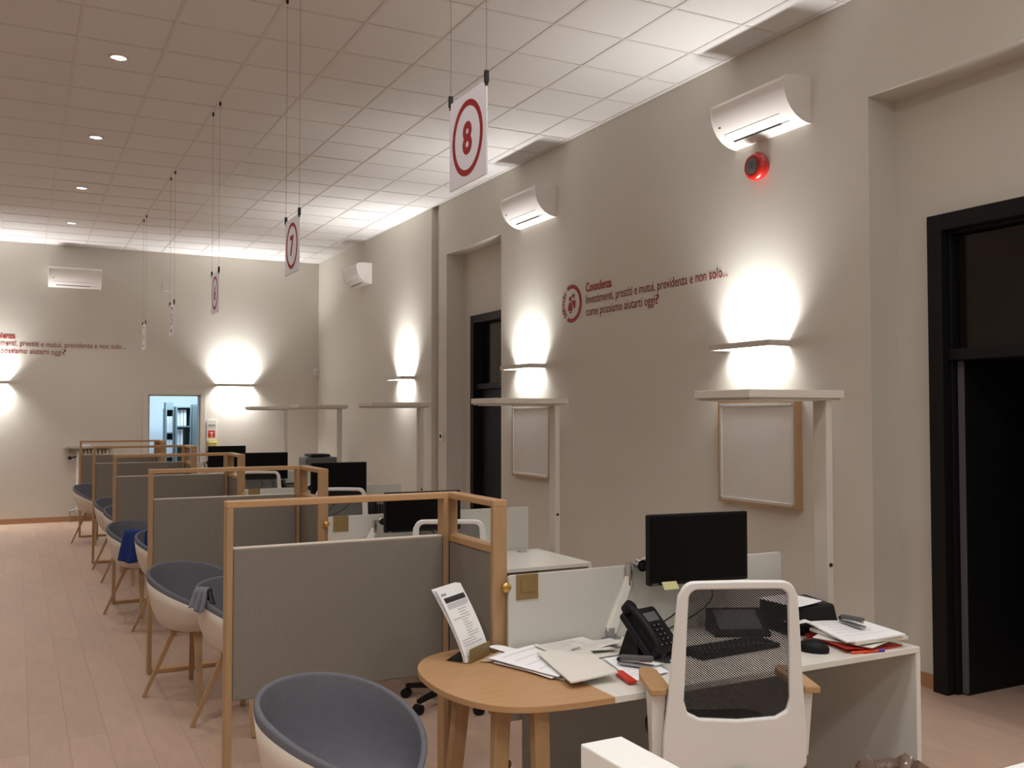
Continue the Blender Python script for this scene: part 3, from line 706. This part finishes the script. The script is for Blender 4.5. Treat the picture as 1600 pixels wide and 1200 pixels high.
# ------------------------------------------------------------------ desk phones
def phone(k, loc, rz, first=None):
    lab = 'black desk telephone with cradled handset on the desk under sign %s' % SIGN[k]
    if first: return copy_tree(first, loc, lab, rz)
    t = thing('desk_telephone', lab, 'telephone', loc, rz, group='desk telephones')
    a = math.radians(44)
    Mt = Matrix.Translation((0, -.06, .02)) @ Matrix.Rotation(a, 4, 'X')       # sloped body plane
    MB().prism(rrect(.19, .20, .015, 3, 0, .10), -.012, .012, Mt).build('body', 'black', t, bevel=.004)
    m = MB(); m.hexa([(-.085, .0, 0), (.085, .0, 0), (.085, .10, 0), (-.085, .10, 0)], [(-.05, .04, .09), (.05, .04, .09), (.05, .09, .09), (-.05, .09, .09)]); m.box(-.1, .1, -.07, .02, 0, .012); m.build('stand', 'black', t, bevel=.003)
    m = MB(); m.box(-.02, .075, .135, .175, .012, .014); m.v = [tuple(Mt @ Vector(v)) for v in m.v]; m.build('display', 'dgrey', t)
    for r_ in range(5):
        for c in range(3):
            m = MB(); m.box(-.012+c*.026, .006+c*.026, .025+r_*.021, .037+r_*.021, .012, .0155); m.v = [tuple(Mt @ Vector(v)) for v in m.v]; m.build('key', 'black', t)
            m = MB(); m.box(-.006+c*.026, .0+c*.026, .029+r_*.021, .033+r_*.021, .0155, .0158); m.v = [tuple(Mt @ Vector(v)) for v in m.v]; m.build('key_print', 'keytop', list(t.children)[-1])
    m = MB(); pts = [Mt @ Vector(p) for p in ((-.062, .005, .03), (-.062, .03, .044), (-.062, .10, .05), (-.062, .17, .044), (-.062, .20, .03))]
    m.tube(pts, .017, 10); m.tube([Mt @ Vector((-.062, .0, .012)), Mt @ Vector((-.062, .0, .045))], .026, 12); m.tube([Mt @ Vector((-.062, .20, .012)), Mt @ Vector((-.062, .20, .045))], .026, 12)
    m.build('handset', 'black', t, smooth=60, bevel=0)
    pts = [(-.07+.02*math.cos(i*1.1)-.001*i, -.05+.012*math.sin(i*1.1)-.004*i, .012+.0005*i) for i in range(30)]
    m = MB(); m.tube(pts, .0025, 5); m.build('cord', 'cord', t)
    return t
ph = phone(0, (2.37, 3.29, .735), math.radians(14)); ph.scale = (1.1, 1.1, 1.1)
phone(2, (3.14, 8.86, .73), math.radians(-20), ph)
phone(3, (2.95, 11.5, .73), math.radians(10), ph)

# ------------------------------------------------------------------ paper and desk clutter of the booth under sign 8
def sheet(label, Q, z, m='paper', th=.0012, lines=0, curl=.004, name='paper_sheet', cat='paper', group='papers spread on the desk under sign eight', hdr=False):
    q = [Vector((a, b, 0)) for a, b in Q]; c = sum(q, Vector())/4
    def fn(u, v, h=0):
        p = q[0]*(1-u)*(1-v)+q[1]*u*(1-v)+q[2]*u*v+q[3]*(1-u)*v-c
        p.z = h+curl*(math.sin(3*u+1+len(label))*math.cos(2.5*v+.5)+1)*.8; return p
    mb = MB(); mb.grid(lambda u, v: fn(u, v), 8, 8)
    o = mb.build(name, m, None, loc=(c.x, c.y, z), solid=th)
    tag(o, label, cat, group)
    if lines:
        m2 = MB(); rnd = random.Random(len(label))
        for i in range(lines):
            v = .12+.76*i/lines; u1 = rnd.uniform(.6, .88); dv = .007
            for s in range(5):
                a, b = .12+(u1-.12)*s/5, .12+(u1-.12)*(s+1)/5
                m2.add([fn(a, v, th), fn(b, v, th), fn(b, v+dv, th), fn(a, v+dv, th)], [(0, 1, 2, 3)])
        m2.build('printed_line', 'print', o)
    return o
B = [(2.242, 3.752), (2.439, 3.64), (2.406, 3.564), (2.242, 3.595)]
sheet('flat cream form under the phone stand at the back of the booth eight desk', [(2.10, 3.62), (2.36, 3.62), (2.41, 3.40), (2.12, 3.36)], .7315, 'paperc', lines=8)
sheet('white sheet by the phone, red strip showing beneath', [(2.16, 3.345), (2.35, 3.33), (2.27, 3.05), (2.09, 3.02)], .733, 'paper', lines=9)
sheet('cream printed form at the back, against the white privacy panel', [(1.93, 3.62), (2.20, 3.645), (2.26, 3.50), (2.0, 3.45)], .7365, 'paperc', lines=7, curl=.007)
sheet('curled white slip on the oak end at the back of the pile', [(1.80, 3.70), (1.90, 3.655), (1.96, 3.50), (1.87, 3.52)], .7325, 'paper', lines=3, curl=.016)
sheet('beige envelope on the oak end beside the leaflet holder', [(1.69, 3.55), (1.86, 3.66), (1.92, 3.60), (1.75, 3.50)], .7325, 'beige', curl=.004, name='envelope', cat='envelope')
sheet('cream printed pages with dark edge in the middle of the pile', [(2.02, 3.63), (2.24, 3.64), (2.275, 3.42), (2.037, 3.43)], .747, 'paperc', lines=10, th=.004, curl=.006)
sheet('lowest bluish-white sheet of the fan on the oak end', [(1.725, 3.49), (1.99, 3.64), (2.08, 3.30), (1.86, 3.15)], .734, 'paper', curl=.004)
sheet('middle bluish-white sheet of the fan on the oak end', [(1.735, 3.54), (2.02, 3.60), (2.05, 3.28), (1.82, 3.18)], .7395, 'paper', th=.002, curl=.006)
sheet('uppermost bluish-white sheet of the fan with faint print', [(1.717, 3.519), (2.013, 3.648), (2.058, 3.319), (1.837, 3.16)], .7455, 'paper', lines=4, curl=.006)
sheet('folded cream sheet lying on top of the pile, crossing the oak and white tops', [(1.908, 3.454), (2.136, 3.465), (2.034, 3.047), (1.823, 3.043)], .757, 'paperc', th=.006, lines=0, curl=.006)
sheet('cream page with curled corner under the privacy panel edge', [(2.16, 3.60), (2.36, 3.60), (2.34, 3.46), (2.18, 3.45)], .744, 'paperc', lines=4, curl=.010)
sheet('thin cream pages fanned out beneath the printed form', [(1.97, 3.60), (2.16, 3.56), (2.12, 3.36), (1.98, 3.40)], .752, 'paperc', th=.003, lines=5, curl=.008)
sheet('small white receipt beside the stapler', [(2.24, 3.26), (2.33, 3.24), (2.30, 3.12), (2.22, 3.14)], .742, 'paper', lines=5, curl=.006)
o = box('paper_clip_label', 'print', None, -.03, .03, -.006, .006, 0, .001); o.location = (2.08, 3.43, .7695); tag(o, 'small grey label strip on the folded cream sheet', 'label')
o.rotation_euler = (0, 0, .4)
o = box('red_pen_case', 'redf', None, -.075, .075, -.018, .018, 0, .012, .003); o.location = (2.075, 3.06, .7365); o.rotation_euler = (0, 0, 1.35); o.name = 'red_strip'; tag(o, 'flat red plastic strip at the desk edge by the armrest', 'folder')
def stapler(label, loc, rz):
    t = thing('stapler', label, 'stapler', loc, rz, group='grey staplers')
    MB().box(-.075, .075, -.017, .017, 0, .010).build('base', 'metal', t, bevel=.004)
    m = MB(); m.bar((-.07, 0, .024), (.072, 0, .038), .032, .020, .026, .016); m.build('top_arm', 'dgrey', t, bevel=.005)
    m = MB(); m.bar((-.06, 0, .014), (.068, 0, .024), .018, .006); m.build('magazine', 'chrome', t)
    MB().tube([(-.068, -.018, .02), (-.068, .018, .02)], .008, 10).build('hinge_pin', 'slot', t)
    return t
stapler('grey stapler in front of the telephone on the booth eight desk', (2.20, 3.17, .744), math.radians(-58))
# leaflet holder
t = thing('leaflet_holder', 'bronze leaflet holder on the oak table end', 'leaflet holder', (1.70, 3.62, .7305), math.radians(36))
m = MB(); m.box(-.085, .085, -.030, -.026, 0, .058); m.box(-.085, .085, -.030, .03, 0, .004); m.build('front_plate', 'gold', t, bevel=.001)
m = MB(); m.prism([(.0, .0), (.075, .0), (0, .05)], -.085, .085, Matrix(((0, 0, 1, 0), (1, 0, 0, .0), (0, 1, 0, 0), (0, 0, 0, 1)))); m.build('rear_wedge', 'slot', t)
for v in list(t.children)[-1:]: v.location = (0, .012, .0)
def leaflet(label, dy, dx, tilt, printed):
    t = thing('leaflet', label, 'leaflet', (1.70+dx, 3.62+dx+dy, .736), math.radians(36), group='leaflets in the holder')
    hw, hh = .100, .285
    def fn(u, v): return Vector(((u-.5)*2*hw-.012*v, -.018+.15*v**1.3*tilt, v*hh))
    MB().grid(fn, 3, 12).build('page', 'paper', t, solid=.0015)
    if printed:
        def patch(nm, mm, u0, u1, v0, v1):
            m = MB(); n = 3
            m.grid(lambda a, b: fn(u0+(u1-u0)*a, v0+(v1-v0)*b)+Vector((0, -.0016, 0)), 2, n); m.build(nm, mm, t)
        patch('title_bar', 'printd', .1, .93, .80, .87)
        patch('heading', 'print', .07, .27, .90, .93)
        rnd = random.Random(3)
        for i in range(4): patch('printed_line', 'print', .1, .93-.1*(i == 3), .775-.018*i, .783-.018*i)
        for i in range(14):
            v = .68-.036*i; u0 = rnd.choice((.1, .42, .42, .42)); patch('printed_line', 'print', u0, rnd.uniform(.55, .92), v, v+.008)
        m = MB(); 
    return t
leaflet('rear folded leaflet in the bronze holder, peeking out behind', .014, -.006, .98, False)
leaflet('middle folded leaflet in the bronze holder', .007, -.002, .94, False)
leaflet('front printed leaflet with dark title bar in the bronze holder', 0, 0, .90, True)

# keyboard, pad, mouse, black box, folder pile
def keyboard(label, loc, rz):
    t = thing('keyboard', label, 'keyboard', loc, rz)
    MB().prism(rrect(.45, .155, .012, 3), 0, .018).build('case', 'black', t, bevel=.003)
    first = None
    for r in range(5):
        for c in range(15 if r else 13):
            if first is None: first = MB().box(-.011, .011, -.011, .011, 0, .006).build('key', 'blackf', t, loc=(-.205+c*.0285, -.055+r*.0275, .018)); continue
            o = first.copy(); C.objects.link(o); o.location = (-.205+c*.0285+(.004*r), -.055+r*.0275, .018)
    m = MB(); rnd = random.Random(5)
    for r in range(5):
        for c in range(13): m.box(-.207+c*.0285+.004*r, -.201+c*.0285+.004*r, -.053+r*.0275, -.049+r*.0275, .024, .0243)
    o = m.build('key_print', 'keytop', t)
    return t
keyboard('black keyboard seen through the mesh back of the white office chair', (2.735, 3.235, .7305), math.radians(3))
t = thing('signature_pad', 'black wedge-shaped pen tablet behind the keyboard', 'tablet', (2.98, 3.47, .7305), math.radians(-25))
m = MB(); m.hexa([(-.13, -.09, 0), (.13, -.09, 0), (.13, .09, 0), (-.13, .09, 0)], [(-.13, -.09, .015), (.13, -.09, .015), (.13, .09, .10), (-.13, .09, .10)]); m.build('case', 'black', t, bevel=.004)
m = MB(); m.hexa([(-.10, -.06, .03), (.10, -.06, .03), (.10, .07, .092), (-.10, .07, .092)], [(-.10, -.06, .031), (.10, -.06, .031), (.10, .07, .0935), (-.10, .07, .0935)]); m.build('pad_screen', 'dgrey', t)
t = thing('mouse', 'black computer mouse on the white desk beside the red folder', 'mouse', (3.035, 3.05, .7305), math.radians(30))
m = MB(); m.lathe([(.0, .052), (.02, .05), (.036, .036), (.043, .016), (.041, 0)][::-1], 20); m.v = [(x*1.0, y*1.55, z) for x, y, z in m.v]; m.build('shell', 'black', t, smooth=70)
m = MB(); m.tube([(0, .028, .048), (0, .05, .038)], .006, 8); m.build('scroll_wheel', 'dgrey', t)
t = thing('document_printer', 'black receipt printer behind the office chair, papers on top', 'printer', (3.30, 3.40, .7305), math.radians(-8))
m = MB(); m.hexa([(-.15, -.13, 0), (.13, -.13, 0), (.13, .13, 0), (-.15, .13, 0)], [(-.14, -.09, .125), (.125, -.09, .125), (.125, .125, .135), (-.14, .125, .135)]); m.build('case', 'black', t, bevel=.01)
m = MB(); m.box(-.08, .10, -.11, -.095, .02, .035); m.build('paper_slot', 'dgrey', t)
o = sheet('white printout on top of the black receipt printer', [(3.13, 3.50), (3.36, 3.52), (3.35, 3.31), (3.15, 3.27)], .867, 'paper', lines=6, curl=.004)
sheet('loose white slip hanging off the front of the black printer', [(3.10, 3.30), (3.20, 3.27), (3.19, 3.18), (3.09, 3.20)], .80, 'paper', curl=.01)
sheet('red plastic folder bulging under the paper stack at the desk corner', [(3.22, 3.30), (3.44, 3.36), (3.37, 2.93), (3.12, 2.95)], .734, 'redf', th=.006, curl=.014, name='folder', cat='folder')
sheet('second red folder edge under the paper stack', [(3.16, 3.24), (3.42, 3.26), (3.45, 2.94), (3.20, 2.92)], .731, 'redf', th=.004, curl=.002, name='folder', cat='folder')
sheet('crumpled lower white sheet sticking out of the paper stack', [(3.12, 3.14), (3.40, 3.30), (3.50, 2.97), (3.22, 2.90)], .755, 'paperc', th=.004, curl=.006)
sheet('grey-edged lower page block of the corner paper stack', [(3.20, 3.24), (3.47, 3.24), (3.46, 2.92), (3.16, 2.93)], .768, 'paperc', th=.014, curl=.005)
sheet('top white pages of the corner paper stack, grey stapler lying on them', [(3.22, 3.28), (3.50, 3.19), (3.42, 2.90), (3.12, 2.95)], .781, 'paper', th=.006, lines=6, curl=.008)
stapler('grey stapler lying on the corner paper stack', (3.34, 3.12, .798), math.radians(-100))
t = thing('pen', 'orange pen with purple cap by the corner paper stack', 'pen', (3.22, 2.925, .737), math.radians(-12))
m = MB(); m.tube([(-.08, 0, 0), (.05, 0, 0)], .006, 10); m.build('barrel', 'orange', t, smooth=50)
m = MB(); m.tube([(.05, 0, 0), (.08, 0, 0)], .0075, 10); m.build('cap', 'purple', t, smooth=50)
# black terminal on the desk of booth 6
t = thing('card_terminal', 'small black display box by the post lamp of booth six', 'device', (3.42, 8.88, .73), math.radians(-15))
m = MB(); m.box(-.09, .09, -.02, .02, 0, .15); m.build('case', 'black', t, bevel=.006)
m = MB(); m.box(-.06, .06, -.0215, -.02, .10, .13); m.build('label_strip', 'keytop', t)

# ------------------------------------------------------------------ visitor chairs
def visitor_chair(label, loc, rz, first=None):
    if first: return copy_tree(first, loc, label, rz)
    t = thing('visitor_chair', label, 'chair', loc, rz, group='grey felt visitor chairs')
    NU, NV = 56, 12
    def rim(phi):          # phi 0 = back (-x), 180 = front
        c = (1+math.cos(phi))/2
        zr = .462+.318*(c**.43)
        e = 2.15; ca, sa = abs(math.cos(phi)), abs(math.sin(phi))
        r = 1/((ca/.268)**e+(sa/.266)**e)**(1/e)
        return r, zr
    def surf(u, v, off=0, vmax=1):
        phi = 2*PI*u; v = v*vmax; r, zr = rim(phi); zs = .435-.012*(1-v)
        rr = r*(math.sin(min(1, v)*PI/2)**.85)*(.90+.10*v*v) if v > 0 else 0
        z = zs+(zr-zs)*(v**3.6)
        if off:
            # push outward and down
            k = v**2
            rr += off*k*1.0; z -= off*(1-k)*1.2
        return Vector((-rr*math.cos(phi), rr*math.sin(phi), z))
    # felt liner: inner surface, rolled rim, short outer return
    mb = MB(); rows = []
    for j in range(NV+1): rows.append([surf(i/NU, j/NV) for i in range(NU)])
    def rolled(i, a, R=.012):
        phi = 2*PI*i/NU; p = surf(i/NU, 1); n = Vector((-math.cos(phi), math.sin(phi), 0))
        return p+n*(R-R*math.cos(a))+Vector((0, 0, R*math.sin(a)))
    for a in (30, 60, 90, 120, 150, 180): rows.append([rolled(i, math.radians(a)) for i in range(NU)])
    rows.append([surf(i/NU, .96, .024) for i in range(NU)])
    for j, row in enumerate(rows): mb.v += [tuple(p) for p in row]
    for j in range(len(rows)-1):
        for i in range(NU): mb.f.append((j*NU+i, (j+1)*NU+i, (j+1)*NU+(i+1) % NU, j*NU+(i+1) % NU))
    o = mb.build('felt_liner', 'felt', t, smooth=180)
    mb = MB(); rows = [[surf(i/NU, j/NV, .026, .975) for i in range(NU)] for j in range(NV+1)]+[[surf(i/NU, .975, .016) for i in range(NU)]]
    for row in rows: mb.v += [tuple(p) for p in row]
    for j in range(len(rows)-1):
        for i in range(NU): mb.f.append((j*NU+i, j*NU+(i+1) % NU, (j+1)*NU+(i+1) % NU, (j+1)*NU+i))
    mb.build('plastic_shell', 'shell', t, smooth=180)
    # seat pad
    m = MB(); m.lathe([(.0, .452), (.10, .452), (.15, .447), (.17, .437)][::-1], 32); m.v = [(x*1.0, y*1.05, z) for x, y, z in m.v]; m.build('seat_pad', 'felt', t, smooth=180)
    # legs
    for a in (54, 144, 234, 324):
        d = Vector((math.cos(math.radians(a)), math.sin(math.radians(a)), 0))
        m = MB(); m.bar(d*.125+Vector((0, 0, .405)), d*.305, .052, .030, .028, .020, up=(d.x, d.y, .3)); m.build('leg', 'oak', t, bevel=.003)
        m = MB(); m.bar(Vector((0, 0, .393)), d*.15+Vector((0, 0, .393)), .03, .022); m.build('under_beam', 'oakx', t)
    return t
VC = visitor_chair('grey felt tub chair in front of the oak table end under sign eight', (1.015, 3.24, 0), math.radians(-60))
LV = [('far', (1.014, 6.37)), ('near', (1.19, 5.56))]
visitor_chair('grey felt tub chair farther from the near oak post, under sign seven', (1.02, 6.30, 0), math.radians(-58), VC)
visitor_chair('grey felt tub chair under sign seven, cloth on its rim, half behind the oak post', (1.19, 5.56, 0), math.radians(-60), VC)
visitor_chair('grey felt tub chair with the blue jacket under sign six', (1.0, 9.05, 0), math.radians(-60), VC)
visitor_chair('grey felt tub chair under sign six, hidden half behind the second divider', (1.15, 8.24, 0), math.radians(-58), VC)
visitor_chair('grey felt tub chair under sign five, its rim showing beside the third divider', (1.08, 11.72, 0), math.radians(-60), VC)
visitor_chair('second grey felt tub chair under sign five, mostly behind the third divider', (1.10, 10.75, 0), math.radians(-60), VC)
visitor_chair('grey felt tub chair under sign four, close to the radiator', (.98, 14.25, 0), math.radians(-60), VC)

def drape(name, label, cat, m, loc, pts_fn, nu=14, nv=16, solid=.004):
    mb = MB(); mb.grid(pts_fn, nu, nv); o = mb.build(name, m, None, smooth=180, loc=loc, solid=solid); tag(o, label, cat); return o
# blue jacket over the rim of the chair under sign six
def hang(w0, top, len_a, len_b, seed):
    """cloth folded over a rim: u across, v from the outer hem over the rim to the inner hem"""
    def fn(u, v):
        x = (u-.5)*w0*(1+.12*math.sin(6*v+seed)); s_ = (v-.5)*2
        if s_ < 0: d = -s_; y = -.030-.020*d-.03*d*d; z = top-len_a*max(0, d-.12)*1.13
        else: d = s_; y = .030+.04*d; z = top-len_b*max(0, d-.12)*1.13
        if abs(s_) < .12: y = .030*s_/.12; z = top+.012*(1-(s_/.12)**2)
        fold = .012*math.sin(u*16+seed)*min(1, abs(s_)*2)
        hem = .03*math.sin(u*5+seed*2)*max(0, abs(s_)-.5)
        return Vector((x, y+fold*(-1 if s_ < 0 else 1), z+hem))
    return fn
def drape(name, label, cat, m, loc, fn, rz, nu=22, nv=26, solid=.005):
    mb = MB(); mb.grid(fn, nu, nv); o = mb.build(name, m, None, smooth=180, loc=loc, solid=solid); tag(o, label, cat); o.rotation_euler = (0, 0, rz); return o
drape('jacket', 'royal blue jacket slung over the rim of a tub chair under sign six', 'jacket', 'blue', (.905, 8.50, .0), hang(.22, .775, .24, .16, 1.3), math.radians(-38))
drape('folded_cloth', 'small grey cloth folded over the tub chair rim under sign seven', 'cloth', 'cloth', (.925, 5.47, .0), hang(.075, .782, .10, .08, .4), math.radians(-40))

# ------------------------------------------------------------------ office chairs
def office_chair(label, loc, rz, first=None):
    if first: return copy_tree(first, loc, label, rz)
    t = thing('office_chair', label, 'office chair', loc, rz, group='white office chairs with mesh backs')   # faces +y, origin on floor under the back
    top, bot = 1.165, .46
    N = 6
    def outer():
        P = []
        hw = lambda z: .205+.055*((top-z)/(top-bot))**.8
        r = .05
        P += [(hw(bot)*1.0*s, bot) for s in (-.82, 0, .82)]
        P += [(hw(bot+.04), bot+.05), (hw(.62)+.006, .62), (hw(.80), .80), (hw(1.0), 1.0), (hw(top-r), top-r)]
        for k in range(1, N): a = math.radians(90*k/N); P.append((hw(top)-r+r*math.cos(a), top-r+r*math.sin(a)))
        P += [(hw(top)-r, top), (0, top+.004), (-hw(top)+r, top)]
        for k in range(1, N): a = math.radians(90+90*k/N); P.append((-hw(top)+r+r*math.cos(a), top-r+r*math.sin(a)))
        P += [(-hw(top-r), top-r), (-hw(1.0), 1.0), (-hw(.80), .80), (-hw(.62)-.006, .62), (-hw(bot+.04), bot+.05)]
        return P
    def inner():
        r = .045; zi0, zi1 = .690, 1.138
        hw = lambda z: .176+.012*((zi1-z)/(zi1-zi0))
        P = [(hw(zi0)*s, zi0-.008*(1-abs(s))) for s in (-.72, 0, .72)]
        P += [(hw(zi0)-.012, zi0+.018), (hw(zi0), zi0+.06), (hw(.85), .86), (hw(1.0), 1.0), (hw(zi1), zi1-.04)]
        r = .035
        for k in range(1, N): a = math.radians(90*k/N); P.append((hw(zi1)-r+r*math.cos(a), zi1-r+r*math.sin(a)))
        P += [(hw(zi1)-r, zi1), (0, zi1+.002), (-hw(zi1)+r, zi1)]
        for k in range(1, N): a = math.radians(90+90*k/N); P.append((-hw(zi1)+r+r*math.cos(a), zi1-r+r*math.sin(a)))
        P += [(-hw(zi1), zi1-.04), (-hw(1.0), 1.0), (-hw(.85), .86), (-hw(zi0), zi0+.06), (-hw(zi0)+.012, zi0+.018)]
        return P
    O, I = outer(), inner()
    def yy(x, z): return .10*((z-.62)/.5)**2*.45*(-1)*0 + .45*x*x+ (-.03*((z-.75)/.4)) 
    mb = MB(); n = len(O)
    rows = [[(x, z, 0) for x, z in O], [(x, z, 0) for x, z in I], [(x, z, .026) for x, z in I], [(x*.985, z, .032) for x, z in O]]
    for row in rows: mb.v += [(x, yy(x, z)+d, z) for x, z, d in row]
    for j in range(4):
        for i in range(n): mb.f.append((j*n+i, ((j+1) % 4)*n+i, ((j+1) % 4)*n+(i+1) % n, j*n+(i+1) % n))
    mb.build('back_shell', 'chairw', t, smooth=40, bevel=.007, seg=3)
    mb = MB(); K = len(I); mb.v = [(0, yy(0, .92)+.016, .92)]+[(x*1.02, yy(x, z)+.016, z) for x, z in I]
    mb.f = [(0, 1+i, 1+(i+1) % K) for i in range(K)]
    mb.build('mesh_panel', 'mesh', t)
    MB().box(-.03, .03, -.008, .004, .500, .512).build('tilt_slot', 'dgrey', t)
    for v in list(t.children)[-1:]: v.location = (0, .008, 0)
    # seat
    MB().prism(rrect(.48, .46, .09, 6, 0, .30), .50, .565).build('seat', 'black', t, smooth=40, bevel=.02, seg=3)
    MB().prism(rrect(.40, .38, .06, 6, 0, .28), .455, .50).build('seat_pan', 'black', t, bevel=.006)
    m = MB(); m.bar((0, .03, .50), (0, .12, .46), .10, .03); m.box(-.09, .09, .14, .36, .41, .455); m.build('mechanism', 'black', t, bevel=.006)
    for s in (-1, 1):
        MB().prism([(s*.303, .03), (s*.303, .24), (s*.288, .32), (s*.25, .335), (s*.225, .29), (s*.225, .07), (s*.25, .03)][::s], .762, .786).build('armrest', 'oaky', t, bevel=.004)
        m = MB(); m.hexa([(s*.265-.018, .10, .52), (s*.265+.018, .10, .52), (s*.265+.018, .16, .52), (s*.265-.018, .16, .52)], [(s*.265-.026, .07, .762), (s*.265+.026, .07, .762), (s*.265+.026, .18, .762), (s*.265-.026, .18, .762)]); m.bar((s*.265, .13, .535), (s*.12, .2, .47), .05, .025); m.build('arm_post', 'chairw', t, bevel=.006)
    m = MB(); m.tube([(0, .25, .10), (0, .25, .30)], .028, 14); m.tube([(0, .25, .30), (0, .25, .42)], .018, 14); m.build('gas_column', 'black', t, smooth=50)
    for k in range(5):
        a = 2*PI*k/5+.3; d = Vector((math.cos(a), math.sin(a), 0)); c = Vector((0, .25, 0))
        m = MB(); m.bar(c+Vector((0, 0, .11)), c+d*.30+Vector((0, 0, .075)), .05, .035, .03, .025); m.build('base_spoke', 'black', t, bevel=.004)
        m = MB(); q = c+d*.30+Vector((0, 0, .03)); e = Vector((-d.y, d.x, 0)); m.tube([q-e*.022, q+e*.022], .03, 16); m.build('caster', 'black', t, smooth=40)
    return t
ang = -math.atan2(.515, .857)+math.radians(7)
OC = office_chair('white office chair with black mesh back facing the desk under sign eight', (2.235, 2.60, 0), ang)
office_chair('white-rimmed office chair showing above the divider of booth eight', (2.25, 5.13, -.06), math.radians(-27), OC)
office_chair('white-rimmed office chair before the big monitor under sign six', (2.42, 7.78, -.06), math.radians(-27), OC)
office_chair('white office chair far back under sign five', (2.35, 10.45, -.06), math.radians(-20), OC)
for o in [x for x in C.objects if x.get('category') == 'office chair' and x.location.z < 0]:
    o.location.z = 0; o.scale = (1, 1, .97)

# ------------------------------------------------------------------ low white partition, bin
t = thing('low_partition', 'thick white low partition at the bottom edge of the view', 'partition', (1.065, 1.74, 0))
box('long_slab', 'pwhite', t, 0, .104, -.95, 0, 0, 1.05, .004)
box('cross_slab', 'pwhite', t, .104, 1.6, -.60, -.50, 0, 1.05, .004)
t = thing('waste_bin', 'waste bin with crumpled brown plastic liner beside the white desk', 'waste bin', (3.15, 2.72, 0))
MB().lathe([(.10, 0), (.13, .30), (.128, .30), (.098, .008), (0, .008)], 28).build('bucket', 'dgrey', t, smooth=40)
mb = MB(); nn = 64
def lin(u, v):
    a = 2*PI*u; r = .130+.010*math.sin(3*a+1)+.005*math.sin(13*a+5*v)+(.012 if v < .5 else 0)+.008*math.sin(5*a+9*v)+.004*math.sin(29*a)
    z = [.16, .24, .315, .325+.012*math.sin(4*a)+.007*math.sin(11*a+2)+.004*math.sin(27*a), .30, .22][int(round(v*5))]
    if v > .7: r -= .03+.05*(v-.7)
    return Vector((r*math.cos(a), r*math.sin(a), z))
mb.grid(lin, nn, 5, wrap=True); mb.build('plastic_liner', 'bag', t, smooth=60)

# ------------------------------------------------------------------ far corner printer on its cabinet
t = thing('filing_cabinet', 'low white cabinet in the far corner carrying the office printer', 'cabinet', (4.38, 15.3, 0))
box('body', 'white', t, -.3, .3, -.25, .25, 0, .80, .004)
for k in range(2): box('drawer', 'white', t, -.29, .29, -.262, -.25, .05+.38*k, .41+.38*k, .003); MB().box(-.08, .08, -.275, -.262, .35+.38*k, .365+.38*k).build('handle', 'metal', list(t.children)[-1])
t = thing('office_printer', 'dark grey office printer in the far corner', 'printer', (4.38, 15.3, .80))
box('body', 'dgrey', t, -.27, .27, -.22, .22, 0, .25, .02); box('scanner_lid', 'black', t, -.18, .14, -.20, .20, .262, .30, .01); box('paper_tray', 'blackf', t, -.2, .2, -.232, -.22, .03, .10)
